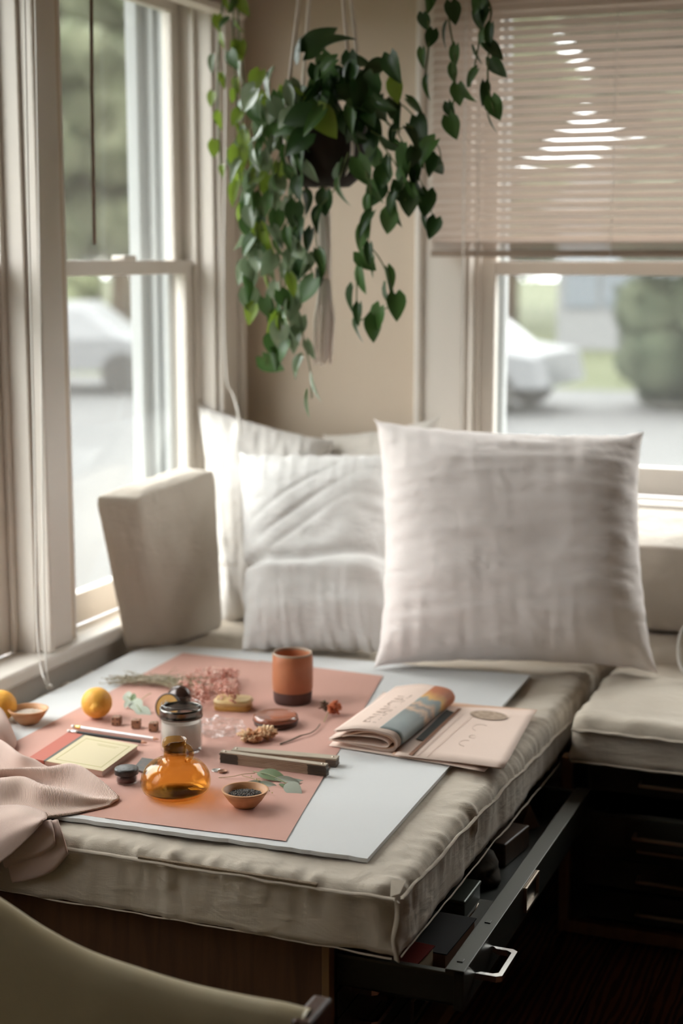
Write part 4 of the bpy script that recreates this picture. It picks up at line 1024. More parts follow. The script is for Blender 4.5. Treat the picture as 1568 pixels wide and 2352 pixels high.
# ================================================================== NEWSPAPERS
M_news = mat('news_pink', (.72, .56, .475), .85, col2=(.70, .54, .455), c_scale=6, bump=.05, b_scale=200)
M_newsd = mat('news_pink_dark', (.60, .37, .25), .85)
M_ink = mat('ink_brown', (.20, .13, .10), .8)
M_inkf = mat('ink_faint', (.60, .47, .40), .85)
def news_flat():
    q = lambda px, py, z=0: at(px, py, z=ZP+z)
    e = empty('newspaper', q(1000, 1700), 'unrolled pink newspaper hanging over the board edge', 'newspaper')
    def sh(name, C, z0, m=M_news, d=.0):
        a, b, c_, d_ = C; rows = []
        for j in range(9):
            r_ = []
            for i in range(13):
                p = a.lerp(b, i/12).lerp(d_.lerp(c_, i/12), j/8); over = max(0, p.x+.84)
                r_.append(Vector((p.x, p.y, ZP+z0-over*.07*0 - d*over + .0012*noise.noise(p*9+Vector((z0*900, 0, 0))))))
            rows.append(r_)
        vs, fs = grid_mesh(rows); o = mesh_obj(name, vs, fs, m, smooth=True)
        s = o.modifiers.new('t', 'SOLIDIFY'); s.thickness = .0006; s.offset = 0
        child_inv(o, e); return o
    sh('bottom_page', [q(755, 1715), q(1112, 1773), q(1226, 1640), q(880, 1592)], .002, d=.03)
    sh('middle_page', [q(900, 1738), q(1150, 1769), q(1233, 1634), q(1000, 1618)], .005, M_newsd, d=.02)
    sh('top_page', [q(905, 1733, .008), q(1157, 1764, .008), q(1231, 1630, .008), q(1020, 1622, .008)], .0075)
    zt_ = ZP+.0088
    def patch(name, pts, m, dz=0):
        vs = [at(px, py, z=zt_+dz) for px, py in pts]; n = len(vs); vs += [v+Vector((0, 0, .0004)) for v in vs]
        o = mesh_obj(name, vs, [tuple(range(n-1, -1, -1)), tuple(range(n, 2*n))]+[(i, (i+1) % n, n+(i+1) % n, n+i) for i in range(n)], m); child_inv(o, e); return o
    patch('dark_column', [(955, 1697), (972, 1702), (1043, 1636), (1025, 1630)], mat('ink_dark', (.03, .03, .025), .8))
    patch('brown_rule', [(938, 1733), (946, 1735), (1060, 1628), (1052, 1627)], mat('ink_rust', (.24, .11, .06), .8))
    for k in range(5): patch('rule_line', [(957+k*7, 1735+k), (958.2+k*7, 1735.3+k), (1064+k*9, 1640), (1062.8+k*9, 1640)], M_inkf) if k in (0, 3) else None
    # brownish printed oval emblem
    el = [(1122+43*math.cos(t*math.pi/12), 1643+10*math.sin(t*math.pi/12)+4*math.cos(t*math.pi/12)) for t in range(24)]
    patch('printed_emblem', el, mat('emblem_tan', (.46, .34, .25), .8, col2=(.30, .21, .15), c_scale=90), .0001)
    rr = random.Random(5)
    for cx, cy, s in ((1070, 1707, 1), (1103, 1672, 1.15), (1085, 1692, .5)):
        for t in range(3):
            a = rr.uniform(0, 3); pts = [at(cx+16*s*math.cos(a+k*.7), cy+7*s*math.sin(a+k*.7), z=zt_+.0005) for k in range(5)]
            tube('faint_print', pts, .00035, M_inkf, e, 4, 3)
    return e
news_flat()
def news_roll():
    q = lambda px, py, z=0: at(px, py, z=ZP+z)
    n0 = q(897, 1730, .003); f0 = q(1030, 1622, .003)           # contact line under the fold
    ax = (f0-n0); L_ = ax.length; ax.normalize()
    left = Vector((0, 0, 1)).cross(ax).normalized()
    e = empty('newspaper', n0, 'pink newspaper folded in a thick roll with a printed colour photo on the fold', 'newspaper')
    # fan-like leaves: profile in (s to the left, h)
    def leaf(name, prof, m, thick=.0009, a=0, b=L_, n=10, par=e):
        P = catmull([Vector((s, h, 0)) for s, h in prof], 6); rows = []
        for i in range(n+1):
            t = a+(b-a)*i/n
            rows.append([n0+ax*t+left*(p.x*(1+.03*math.sin(i)*0)) + Vector((0, 0, p.y)) + Vector((0, 0, .0006*noise.noise(Vector((t*20, p.x*20, 1))))) for p in P])
        vs, fs = grid_mesh(rows); o = mesh_obj(name, vs, fs, m, smooth=True); md = o.modifiers.new('t', 'SOLIDIFY'); md.thickness = thick; md.offset = 0
        child_inv(o, par); return o
    def U(sL_top, h_left, H, rad, sL_bot, hb, inset=0.0):
        """U profile: upper tip -> fold -> lower tip"""
        return [(sL_top, h_left), (sL_top*.55, H*1.02), (.020, H), (-.004+inset, H*.86), (-.013+inset, H*.5), (-.005+inset, hb+.003), (.02, hb), (sL_bot*.5, hb+.003), (sL_bot, h_left*.45)]
    o0 = leaf('outer_leaf', U(.118, .030, .040, 0, .128, .003), M_news)
    leaf('inner_leaf', U(.116, .027, .0370, 0, .120, .005, .0025), M_news)
    leaf('inner_leaf', U(.100, .020, .0340, 0, .125, .007, .005), M_newsd)
    leaf('inner_leaf', [(.125, .012), (.09, .024), (.03, .027), (.006, .020), (.012, .010), (.06, .011), (.128, .010)], M_news)
    # photo print wrapped on the fold
    mp = bpy.data.materials.new('colour_photo_print'); mp.use_nodes = True; N = mp.node_tree.nodes; Lk = mp.node_tree.links; b = N['Principled BSDF']; b.inputs['Roughness'].default_value = .6
    uvn = N.new('ShaderNodeTexCoord'); sep = N.new('ShaderNodeSeparateXYZ'); Lk.new(uvn.outputs['UV'], sep.inputs[0])
    nz = N.new('ShaderNodeTexNoise'); nz.inputs['Scale'].default_value = 5; Lk.new(uvn.outputs['UV'], nz.inputs[0])
    md = N.new('ShaderNodeMath'); md.operation = 'MULTIPLY_ADD'; Lk.new(nz.outputs[0], md.inputs[0]); md.inputs[1].default_value = .22; Lk.new(sep.outputs[1], md.inputs[2])
    cr = N.new('ShaderNodeValToRGB'); els = cr.color_ramp.elements; els[0].position = 0; els[0].color = (.19, .22, .215, 1); els[1].position = 1.0; els[1].color = (.42, .13, .05, 1)
    for p_, c_ in ((.30, (.25, .28, .275)), (.50, (.19, .21, .20)), (.56, (.55, .36, .25)), (.63, (.20, .20, .19)), (.68, (.52, .33, .22)), (.75, (.22, .26, .25)), (.80, (.24, .27, .26)), (.85, (.62, .34, .10))):
        k = els.new(p_); k.color = (*c_, 1)
    Lk.new(md.outputs[0], cr.inputs[0]); Lk.new(cr.outputs[0], b.inputs['Base Color'])
    P = catmull([Vector((s, h, 0)) for s, h in [(.030, .0408), (.020, .0406), (.006, .0390), (-.006, .0345), (-.0125, .027), (-.0145, .020), (-.0125, .011), (-.008, .0055)]], 5)
    rows = [[n0+ax*(L_*(.055+.94*i/20))+left*p.x+Vector((0, 0, p.y+.0008)) for p in P] for i in range(21)]
    vs, fs = grid_mesh(rows); o = mesh_obj('printed_photo', vs, fs, mp, smooth=True); ul = o.data.uv_layers.new(name='UVMap'); nc = len(P)
    for pl in o.data.polygons:
        for li in pl.loop_indices: vi = o.data.loops[li].vertex_index; ul.data[li].uv = ((vi % nc)/(nc-1), (vi//nc)/20)
    md_ = o.modifiers.new('t', 'SOLIDIFY'); md_.thickness = .0004; child_inv(o, e); tag(o, 'printed colour photograph')
    # masthead lettering on the upper leaf, reading along the fold
    tc = bpy.data.curves.new('masthead_lettering', 'FONT'); tc.body = 'FINANCIAL'; tc.size = .040; tc.extrude = .0002; tc.space_character = 1.05
    tc.materials.append(mat('ink_masthead', (.40, .28, .22), .8))
    to = bpy.data.objects.new('masthead_lettering', tc); COL.objects.link(to)
    up = -(-left)
    base = n0+ax*(L_*.12)+left*.048+Vector((0, 0, .0420))
    # text x axis along ax, y axis toward left, following the slope of the leaf
    yv = (left*1 + Vector((0, 0, -.04))).normalized(); zv = ax.cross(yv).normalized(); yv = zv.cross(ax)
    M4 = Matrix((ax, yv, zv)).transposed().to_4x4(); M4.translation = base; to.matrix_world = M4
    bpy.context.view_layer.update(); me = bpy.data.meshes.new_from_object(to); mw_ = to.matrix_world.copy(); bpy.data.objects.remove(to)
    to = bpy.data.objects.new('masthead_lettering', me); COL.objects.link(to); to.parent = e; to.matrix_local = Matrix.Translation(e.location).inverted() @ mw_
    return e
news_roll()

# ================================================================== PINK BLANKET
e = empty('throw_blanket', at(60, 1800, z=ZP), 'blush ribbed knit throw draped over the front left corner of the board', 'blanket')
mbk = bpy.data.materials.new('ribbed_knit'); mbk.use_nodes = True; N = mbk.node_tree.nodes; Lk = mbk.node_tree.links; b = N['Principled BSDF']
b.inputs['Base Color'].default_value = (.80, .585, .50, 1); b.inputs['Roughness'].default_value = .95; b.inputs['Specular IOR Level'].default_value = .1; b.inputs['Sheen Weight'].default_value = .3
tcn = N.new('ShaderNodeTexCoord'); mpn = N.new('ShaderNodeMapping'); Lk.new(tcn.outputs['UV'], mpn.inputs[0])
wv = N.new('ShaderNodeTexWave'); wv.wave_type = 'BANDS'; wv.bands_direction = 'X'; wv.inputs['Scale'].default_value = 42; wv.inputs['Distortion'].default_value = .4; wv.inputs['Detail'].default_value = 1
Lk.new(mpn.outputs[0], wv.inputs[0]); bpn = N.new('ShaderNodeBump'); bpn.inputs['Strength'].default_value = .6; bpn.inputs['Distance'].default_value = .0013
Lk.new(wv.outputs[1], bpn.inputs['Height']); Lk.new(bpn.outputs[0], b.inputs['Normal'])
def rows_px(spec): return [[at(px, py, **({'z': v} if k == 'z' else {'y': v})) for (px, py, k, v) in r] for r in spec]
Z = lambda pts, zs: [(p[0], p[1], 'z', z_) for p, z_ in zip(pts, zs)]
Yp = lambda pts, y_: [(p[0], p[1], 'y', y_) for p in pts]
up_rows = rows_px([
 Z([(-160, 1722), (-60, 1725), (0, 1738), (50, 1752), (90, 1766), (140, 1774), (205, 1797), (264, 1829)], [.514]*8),
 Z([(-160, 1690), (-60, 1692), (0, 1701), (45, 1733), (80, 1746), (118, 1767), (200, 1790), (268, 1829)], [.565, .562, .556, .546, .535, .524, .516, .515]),
 Z([(-160, 1782), (-60, 1780), (0, 1779), (50, 1776), (95, 1775), (140, 1776), (200, 1793), (270, 1830)], [.522]*6+[.516, .515]),
 Z([(-160, 1774), (-60, 1771), (0, 1768), (50, 1765), (110, 1764), (172, 1757), (222, 1786), (274, 1832)], [.556, .554, .550, .546, .545, .545, .534, .516]),
 Z([(-160, 1802), (-60, 1798), (0, 1795), (70, 1797), (110, 1806), (165, 1814), (212, 1826), (272, 1836)], [.524, .524, .524, .522, .520, .519, .517, .515]),
 Z([(-160, 1800), (-60, 1796), (0, 1791), (50, 1787), (95, 1806), (158, 1819), (205, 1833), (266, 1839)], [.556, .552, .550, .549, .545, .536, .527, .516]),
 Z([(-160, 1862), (-60, 1856), (0, 1846), (45, 1838), (95, 1850), (155, 1852), (212, 1849), (258, 1845)], [.524, .524, .524, .524, .522, .519, .517, .515]),
 Z([(-160, 1885), (-60, 1880), (0, 1872), (50, 1862), (108, 1872), (170, 1866), (222, 1855), (254, 1848)], [.520, .520, .520, .520, .515, .5145, .514, .514]),
 [(-160, 1960, 'y', 2.062), (-60, 1950, 'y', 2.062), (0, 1925, 'y', 2.066), (45, 1895, 'y', 2.09), (108, 1877, 'z', .514), (170, 1868, 'z', .5135), (222, 1858, 'z', .5135), (252, 1850, 'z', .5135)],
])
loft('knit_top', up_rows, mbk, e, 8, 6, .0035)
# side curtain hanging left of the corner
h1 = rows_px([
 Z([(-160, 1868), (-60, 1862), (0, 1852), (55, 1852), (106, 1868)], [.523]*4+[.517]),
 [(-160, 1900, 'y', 2.085), (-60, 1895, 'y', 2.085), (-5, 1885, 'y', 2.09), (50, 1872, 'y', 2.10), (108, 1878, 'y', 2.12)],
 Yp([(-160, 1980), (-60, 1965), (-15, 1940), (35, 1908), (100, 1882)], 2.058),
 Yp([(-160, 2040), (-60, 2020), (-5, 1986), (40, 1950), (96, 1892)], 2.055)])
loft('knit_side', h1, mbk, e, 8, 8, .0035)
h2 = rows_px([
 Yp([(10, 1930), (45, 1905), (85, 1890), (118, 1884)], 2.10),
 Yp([(8, 1960), (48, 1935), (88, 1915), (122, 1905)], 2.075),
 Yp([(8, 1984), (50, 1966), (92, 1952), (126, 1934)], 2.070),
 Yp([(14, 1992), (56, 1976), (96, 1962), (128, 1940)], 2.082),
 Yp([(20, 1980), (60, 1962), (96, 1948), (124, 1930)], 2.092)])
loft('under_fold', h2, mbk, e, 8, 6, .003)
h3 = rows_px([
 Yp([(20, 1940), (60, 1910), (100, 1892), (132, 1882)], 2.104),
 Yp([(18, 1975), (62, 1950), (108, 1930), (145, 1920)], 2.084),
 Yp([(24, 2010), (70, 2000), (118, 1980), (153, 1950)], 2.080),
 Yp([(30, 2026), (76, 2018), (122, 1998), (156, 1960)], 2.086),
 Yp([(40, 2012), (80, 1990), (118, 1968), (150, 1954)], 2.094),
 Yp([(40, 1975), (80, 1955), (112, 1940), (140, 1930)], 2.097)])
loft('under_fold', h3, mbk, e, 8, 6, .003)
# bulging fold at the left edge
h4 = rows_px([
 Z([(-160, 1700), (-80, 1690), (-20, 1670), (0, 1690), (22, 1718)], [.514]*5),
 Z([(-160, 1610), (-80, 1612), (-20, 1620), (6, 1636), (30, 1690)], [.56, .56, .56, .55, .525]),
 Z([(-160, 1625), (-80, 1630), (-20, 1640), (12, 1655), (36, 1700)], [.572, .57, .568, .556, .525]),
 Z([(-160, 1680), (-80, 1685), (-20, 1690), (12, 1690), (36, 1712)], [.55, .55, .55, .54, .52]),
 Z([(-160, 1735), (-80, 1735), (-20, 1735), (8, 1728), (30, 1722)], [.515]*5)])
loft('knit_bulge', h4, mbk, e, 8, 6, .0035)

# ================================================================== FOREGROUND CHAIR
ch = empty('lounge_chair', (-1.05, 1.45, 0), 'olive tan leather chair back with dark wooden corner in the foreground', 'chair')
M_lea = mat('olive_leather', (.37, .30, .18), .42, col2=(.42, .345, .21), c_scale=5, bump=.15, b_scale=40, spec=.5)
M_dw = wood('chair_wood', (.05, .022, .014), (.09, .04, .025), 6, (8, 8, 1), .35)
yC = 1.72
topc = [at(-230, 1960, y=yC), at(-100, 2005, y=yC), at(0, 2062, y=yC), at(100, 2128, y=yC), at(200, 2180, y=yC), at(320, 2222, y=yC), at(440, 2258, y=yC), at(560, 2284, y=yC), at(650, 2300, y=yC), at(712, 2316, y=yC)]
rows = []
T1 = catmull(topc, 6)
for k, (dy, dz) in enumerate(((.060, -.50), (.050, -.30), (.036, -.15), (.022, -.06), (.012, -.018), (.004, -.004), (-.004, 0), (-.016, -.004), (-.026, -.018), (-.034, -.06), (-.045, -.15), (-.055, -.30), (-.06, -.50))):
    rows.append([p+Vector((0, dy, 0))+Vector((0, 0, dz*.60)) for p in T1])
vs, fs = grid_mesh(rows); nC = len(T1)
fs.append(tuple(r*nC+nC-1 for r in range(len(rows)))); fs.append(tuple(r*nC for r in range(len(rows)))[::-1])
child_inv(mesh_obj('back_rest', vs, fs, M_lea, smooth=True), ch)
for p, lb in ((at(722, 2330, y=yC), 1), (at(-232, 1970, y=yC), 0)):
    bm = bmesh.new(); add_box(bm, (p.x-.022, p.y-.03, .0), (p.x+.006, p.y+.05, p.z+.002), .006, 3); child_inv(bm_obj('back_post', bm, M_dw, smooth=False), ch)
zs = .30
box('seat', (-1.32, 1.20, .24), (-.72, 1.70, .30), M_lea, ch, .02, 4)
for xx in (-1.30, -.74): box('front_leg', (xx-.02, 1.17, 0), (xx+.02, 1.21, .25), M_dw, ch, .005)

# ================================================================== HANGING PLANTS
LM = [leaf_mesh('leaf', .062, .048, m_, cp, dr, 1) for m_ in LEAF for cp, dr in ((.15, .15), (.35, .35))]
LN = [leaf_mesh('leaf', .062, .030, m_, .5, .3, 1) for m_ in LEAF]
def leafset(k): return [LM[2*k], LM[2*k+1], LN[k]]
pr = random.Random(21)
def put_leaf(p, par, kind, size=1.0, down=1.0, face=None):
    me = pr.choice(leafset(kind))
    d = Vector((pr.gauss(0, .35), pr.gauss(0, .25), -down + pr.gauss(0, .25)))
    tocam = (CAM-p).normalized()
    n = tocam*pr.uniform(.5, 1) + Vector((-.35 + pr.gauss(0, .45), pr.gauss(0, .35), .35+pr.gauss(0, .3)))
    return place_leaf(me, p, d, n, par, size*pr.uniform(.75, 1.1))
yp = 3.40
pl = empty('hanging_plant', (-1.375, yp, 1.60), 'bushy pothos in a dark basket hung by a macrame hanger in the corner', 'plant')
pc = at(748, 345, y=yp); pc = Vector((pc.x, yp, 1.69))
lathe('pot', [(0, -.085), (.055, -.085), (.085, -.06), (.102, -.01), (.106, .045), (.108, .06), (.102, .06), (.098, .02), (.09, .0), (0, .0)], M_basket, pl, 40, Vector((pc.x, yp, pc.z))-Vector(pl.location))
child_inv(lathe('soil', [(0, .045), (.09, .043), (.10, .04)], mat('soil', (.02, .014, .01), 1), None, 24, pc), pl)
kn = Vector((at(745, 432, y=yp).x, yp, at(745, 432, y=yp).z))
for k in range(4):
    a = R(45+90*k+10); q = pc+Vector((.108*math.cos(a), .108*math.sin(a), .05)); q2 = pc+Vector((.09*math.cos(a), .09*math.sin(a), -.05))
    tp_ = Vector((pc.x+.015*math.cos(a), yp+.015*math.sin(a), 2.42))
    tube('hanger_cord', [kn, q2, q, q.lerp(tp_, .5), tp_], .0045, M_rope, pl, 8, 6)
tube('hanger_cord', [tp_, (pc.x, yp, ZC+.02)], .006, M_rope, pl, 8)
tube('hanger_knot', [kn+Vector((0, 0, .02)), kn, kn-Vector((0, 0, .02))], [.010, .015, .012], M_rope, pl, 12)
# wrapped stem of the hanger and its tassel
zt1 = at(745, 640, y=yp).z; zt2 = at(738, 830, y=yp).z
for k in range(7):
    a = k*2*math.pi/7; r0 = .010
    tube('hanger_strand', [kn+Vector((r0*math.cos(a)*.6, r0*math.sin(a)*.6, 0)), Vector((kn.x+r0*math.cos(a+.8), yp+r0*math.sin(a+.8), (kn.z+zt1)/2)), Vector((kn.x+r0*math.cos(a+1.4), yp+r0*math.sin(a+1.4), zt1))], .0055, M_rope, pl, 6, 5)
bm = bmesh.new()
for k in range(46):
    a = pr.uniform(0, 6.28); r0 = .012*math.sqrt(pr.random()); r1 = .026*math.sqrt(pr.random()); zz_ = zt2+pr.uniform(-.012, .02)
    add_tube(bm, [Vector((kn.x+r0*math.cos(a), yp+r0*math.sin(a), zt1+.01)), Vector((kn.x+r1*math.cos(a)-.002, yp+r1*math.sin(a), (zt1+zt2)/2)), Vector((kn.x+r1*.9*math.cos(a)-.006, yp+r1*.9*math.sin(a), zz_))], .0018, 5)
o = child_inv(bm_obj('tassel', bm, M_rope, smooth=True), pl); o['kind'] = 'stuff'
# vines: (list of pixel points, y plane offsets, leaf tones, density)
def vine(par, pts, y, kinds, step=.035, size=1.0, r=.0016, spread=.012, jit=1):
    P = [at(px, py, y=y+((i % 2)*.01)) for i, (px, py) in enumerate(pts)]
    C_ = catmull(P, 8); tube('vine_stem', C_, r, M_stem, par, 5)
    acc = 0; side = 1
    for a, b in zip(C_, C_[1:]):
        acc += (b-a).length
        if acc > step*pr.uniform(.7, 1.3):
            acc = 0; side = -side
            off = Vector((side*pr.uniform(.3, 1)*spread, pr.uniform(-1, 0)*spread, pr.uniform(-.2, .6)*spread))
            put_leaf(b+off, par, pr.choice(kinds), size)
    return C_[-1]
G_L = [2, 2, 1, 2, 3, 1]; G_M = [1, 0, 2, 0]; G_D = [0, 0, 1, 0]  # left side gets more of the leaves painted pale with window sheen
left_v = [([(650, 250), (590, 330), (565, 470), (575, 600), (580, 700)], 3.36, G_L), ([(660, 260), (600, 380), (600, 520), (615, 640), (620, 740)], 3.33, G_L), ([(680, 270), (640, 380), (630, 520), (645, 640), (640, 745)], 3.31, G_L),
          ([(690, 280), (670, 420), (668, 560), (650, 700), (672, 800)], 3.30, G_L), ([(640, 240), (572, 290), (548, 360), (560, 480)], 3.38, [2, 3, 2]), ([(700, 300), (690, 440), (700, 560), (720, 640)], 3.29, [2, 0, 1]),
          ([(680, 430), (672, 600), (690, 740), (712, 850), (716, 915)], 3.34, [2, 2, 1]), ([(660, 300), (620, 420), (590, 540), (560, 640)], 3.35, G_L), ([(620, 260), (585, 380), (580, 480), (600, 590)], 3.32, G_L), ([(640, 690), (650, 740), (618, 800), (612, 840)], 3.33, [1])]
for pts, y_, kd in left_v: vine(pl, pts, y_, kd, .026, 1.0)
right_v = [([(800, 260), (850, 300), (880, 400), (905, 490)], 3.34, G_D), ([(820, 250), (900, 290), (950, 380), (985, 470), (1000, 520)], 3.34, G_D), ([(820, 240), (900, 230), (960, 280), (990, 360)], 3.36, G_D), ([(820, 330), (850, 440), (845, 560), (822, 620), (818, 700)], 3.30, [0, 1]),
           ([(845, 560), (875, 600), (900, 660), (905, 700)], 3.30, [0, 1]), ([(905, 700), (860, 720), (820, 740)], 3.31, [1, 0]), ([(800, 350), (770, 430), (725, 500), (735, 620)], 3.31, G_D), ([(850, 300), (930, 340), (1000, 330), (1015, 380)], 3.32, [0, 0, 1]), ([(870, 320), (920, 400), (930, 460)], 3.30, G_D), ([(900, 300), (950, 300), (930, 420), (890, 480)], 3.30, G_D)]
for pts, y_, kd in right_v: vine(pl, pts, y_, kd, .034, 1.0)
# crown of leaves over the pot
for k in range(112):
    px = pr.gauss(738, 92); py = pr.gauss(215, 55)
    if not (575 < px < 935 and 105 < py < 330): continue
    if 700 < px < 800 and py > 280 and pr.random() < .8: continue
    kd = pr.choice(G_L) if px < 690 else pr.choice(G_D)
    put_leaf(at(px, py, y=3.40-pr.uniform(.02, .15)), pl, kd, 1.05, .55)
# a few particular leaves
place_leaf(LM[6], at(728, 250, y=3.26), Vector((.55, 0, -.8)), Vector((0, -1, .3)), pl, 1.25)
place_leaf(LM[0], at(700, 120, y=3.34), Vector((.85, 0, .65)), Vector((-.3, -1, .2)), pl, 1.45)
place_leaf(LM[0], at(685, 140, y=3.34), Vector((-.05, 0, 1)), Vector((-.8, -.7, 0)), pl, .9)
place_leaf(LM[0], at(790, 140, y=3.36), Vector((1, 0, -.1)), Vector((0, -.7, 1)), pl, 1.1)
place_leaf(LM[6], at(905, 180, y=3.33), Vector((.1, 0, -1)), Vector((-.2, -1, .2)), pl, .9)
# trailing vines from pots hung above the frame
def hanging_pot(name, label, c, vines, kinds, size=.85):
    e = empty(name, c, label, 'plant')
    lathe('pot', [(0, -.06), (.05, -.06), (.07, .03), (.066, .03), (.06, .0), (0, .0)], mat('pot_clay', (.35, .18, .11), .8), e, 28, (0, 0, 0))
    child_inv(tube('hanger_cord', [Vector(c)+Vector((0, 0, .0)), (c[0], c[1], ZC+.02)], .004, M_rope, None, 6), e)
    for pts, y_ in vines: vine(e, pts, y_, kinds, .038, size, .0022)
    return e
hanging_pot('trailing_plant', 'trailing vine with lime leaves hanging beside the left window at the corner', (-1.70, 3.50, 2.27),
            [([(530, -110), (505, 60), (500, 240), (508, 400)], 3.50, ), ([(540, -110), (535, 60), (540, 180), (548, 300), (545, 400)], 3.50, ), ([(548, -110), (548, 60), (560, 200), (552, 340)], 3.52,)], [3, 1, 3, 2], .75)
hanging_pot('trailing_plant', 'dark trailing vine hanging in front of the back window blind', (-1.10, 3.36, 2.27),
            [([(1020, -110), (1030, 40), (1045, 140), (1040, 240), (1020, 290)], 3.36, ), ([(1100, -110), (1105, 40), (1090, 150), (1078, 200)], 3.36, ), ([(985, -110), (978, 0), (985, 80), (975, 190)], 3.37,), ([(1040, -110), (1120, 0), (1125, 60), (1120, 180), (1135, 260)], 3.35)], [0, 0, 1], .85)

# ================================================================== OUTDOORS
GZ = -.75
def noise_mat(name, c1, c2, sc): return mat(name, c1, .95, col2=c2, c_scale=sc, spec=.1)
gr = box('lawn', (-120, -60, GZ-.2), (120, 150, GZ), noise_mat('grass', (.034, .038, .018), (.044, .048, .026), .25), None, 0); gr['kind'] = 'structure'; gr['label'] = 'green lawn outside'; gr.name = 'ground'
rd = box('trim_3', (-60, 5.5, GZ-.1), (40, 25.5, GZ+.02), mat('pale_concrete', (.016, .016, .0155), .9, col2=(.022, .022, .0215), c_scale=.6), None, 0); rd['kind'] = 'structure'; rd['label'] = 'pale street outside'; rd.name = 'street'
foliage_mats = [noise_mat('foliage_a', (.040, .046, .026), (.065, .068, .042), 1.2), noise_mat('foliage_b', (.055, .063, .033), (.082, .088, .052), 1.0), noise_mat('foliage_dark', (.030, .038, .024), (.055, .062, .040), 1.5)]
def tree(label, x, y, h, w, mi, name='tree', trunk=True, seed=0, low=.3):
    e = empty(name, (x, y, GZ), label, 'tree' if trunk else 'bush', None)
    rr = random.Random(seed); bm = bmesh.new()
    for k in range(16):
        a = rr.uniform(0, 6.28); q = w*.30*math.sqrt(rr.random()); z_ = h*rr.uniform(low, .88); r_ = w*rr.uniform(.13, .20)
        M4 = Matrix.Translation((q*math.cos(a), q*math.sin(a), z_)); bmesh.ops.create_icosphere(bm, subdivisions=3, radius=r_, matrix=M4)
    for v in bm.verts: v.co += Vector((noise.noise(v.co*1.7+Vector((seed, 0, 0))), noise.noise(v.co*1.7+Vector((0, seed, 5))), noise.noise(v.co*1.7+Vector((9, 0, seed)))))*w*.05
    for v in bm.verts: v.co.z = max(v.co.z, .02)
    o = bm_obj('crown', bm, foliage_mats[mi], e, True)
    # leaf clusters standing out of the crown
    src = [(p.center.copy(), p.normal.copy()) for p in o.data.polygons]; vs = []; fs = []; ls = .22 if trunk else .10
    for k in range(2600):
        c, nn = rr.choice(src); c = c+nn*rr.uniform(0, ls*.8)
        d = Vector((rr.gauss(0, 1), rr.gauss(0, 1), rr.gauss(0, 1))).normalized(); q = d.orthogonal().normalized(); b = d.cross(q)
        n0 = len(vs); vs += [c+q*ls*.5, c+b*ls*.3+d*ls*.1, c-q*ls*.5, c-b*ls*.3+d*ls*.1]; fs.append((n0, n0+1, n0+2, n0+3))
    lf = mesh_obj('foliage', vs, fs, foliage_mats[mi], e); lf['kind'] = 'stuff'
    if trunk:
        bm = bmesh.new(); add_tube(bm, [Vector((0, 0, 0)), Vector((.05, 0, h*.3)), Vector((0, .1, h*.65))], [w*.05, w*.035, w*.015], 8); bm_obj('trunk', bm, mat('bark', (.09, .065, .045), .9), e, True)
    return e
kk = 0
for (x, y, h, w, mi) in ((-58, 56, 15, 11, 0), (-46, 58, 15, 11, 1), (-34, 58, 15, 11, 0), (-22, 58, 15, 11, 1), (-10, 60, 15, 11, 0), (2, 58, 15, 11, 1), (14, 58, 14, 11, 0), (26, 56, 14, 11, 1),
                         (-23, 41, 11, 7.5, 0), (-32, 30, 10, 7, 1), (-40, 18, 10, 8, 0), (-40, 6, 10, 8, 1), (-12.8, 47, 10, 6, 1), (0, 44, 10, 7, 0), (7, 38, 11, 8, 1), (-16, 33, 8, 4.2, 1)):
    kk += 1; tree(('blurred green tree beyond the street outside the left windows' if x < -14 else 'blurred green tree beyond the lawn outside the back window'), x, y, h, w, mi, seed=kk, low=.22).__setitem__('group', 'trees outside the left windows' if x < -14 else 'trees outside the back window')
tree('dark dense bush outside the right part of the back window', -3.3, 22.6, 4.2, 3.6, 2, 'bush', False, 71, .1)
tree('low green bush beyond the street outside the left window', -17.6, 28.4, 1.8, 2.6, 1, 'bush', False, 72, .1)
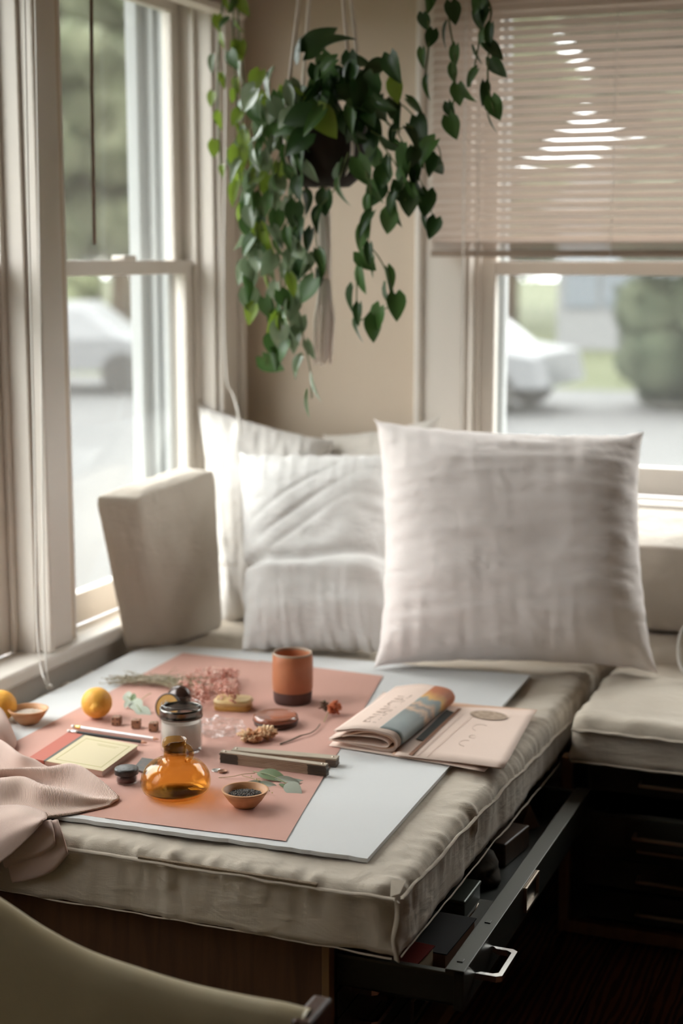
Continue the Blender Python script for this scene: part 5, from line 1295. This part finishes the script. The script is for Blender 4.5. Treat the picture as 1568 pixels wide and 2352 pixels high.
def house(label, x0, y0, x1, y1, h, m):
    e = empty('house', ((x0+x1)/2, (y0+y1)/2, GZ), label, 'house')
    box('walls', (x0, y0, GZ), (x1, y1, GZ+h), m, e, 0)
    xm = (x0+x1)/2
    child_inv(mesh_obj('roof', [(x0-.4, y0-.4, GZ+h), (x1+.4, y0-.4, GZ+h), (x1+.4, y1+.4, GZ+h), (x0-.4, y1+.4, GZ+h), (xm, y0-.4, GZ+h+1.8), (xm, y1+.4, GZ+h+1.8)], [(0, 4, 5, 3), (1, 2, 5, 4), (0, 1, 4), (3, 5, 2), (0, 3, 2, 1)], mat('roof_shingle', (.12, .11, .10), .9)), e)
    for k in range(3): 
        xx = x0+(x1-x0)*(.2+.3*k); box('window', (xx-.4, y0-.05, GZ+1.0), (xx+.4, y0-.01, GZ+2.2), mat('far_pane', (.08, .09, .10), .2), e, 0)
M_siding = mat('white_siding', (.11, .11, .11), .8)
house('white garage like house behind the lawn outside the back window', -8.9, 37, -5.9, 41, 3.2, M_siding)
def car(label, x, y, rz, m):
    e = empty('car', (x, y, GZ+.02), label, 'car', rz=rz)
    pr_ = [(-2.1, .35), (-2.15, .75), (-1.5, .92), (-.9, 1.42), (.7, 1.45), (1.35, .95), (2.05, .85), (2.15, .4)]
    bm = bmesh.new(); rows = []
    for yy, sc_ in ((-.85, .93), (-.80, 1), (.80, 1), (.85, .93)): rows.append([bm.verts.new((x_*sc_, yy*(.9 if z_ > 1 else 1), z_*sc_)) for x_, z_ in pr_])
    for a, b in zip(rows, rows[1:]):
        for k in range(len(pr_)-1): bm.faces.new((a[k], a[k+1], b[k+1], b[k]))
    bm.faces.new(rows[0]); bm.faces.new(rows[-1]); bm_obj('body', bm, m, e)
    bm = bmesh.new()
    for sy in (-.79, .79): 
        f = [(-1.05, .98), (-.8, 1.33), (.62, 1.36), (1.05, .98)]; bm.faces.new([bm.verts.new((x_, sy*1.04*(.9 if z_ > 1 else 1.0), z_)) for x_, z_ in f])
    bm_obj('side_window', bm, mat('far_pane', (0, 0, 0)), e)
    for xx in (-1.3, 1.3):
        for yy in (-.82, .82):
            bm = bmesh.new(); bmesh.ops.create_cone(bm, cap_ends=True, segments=20, radius1=.33, radius2=.33, depth=.2, matrix=Matrix.Translation((xx, yy, .33)) @ Matrix.Rotation(R(90), 4, 'X')); bm_obj('wheel', bm, M_black, e)
m_carw = mat('car_white', (.085, .087, .09), .3, spec=.6)
car('white parked car outside the left window', -13.9, 22.4, R(20), m_carw)
car('white parked car on the street outside the back window', -7.2, 22.0, R(-5), m_carw)
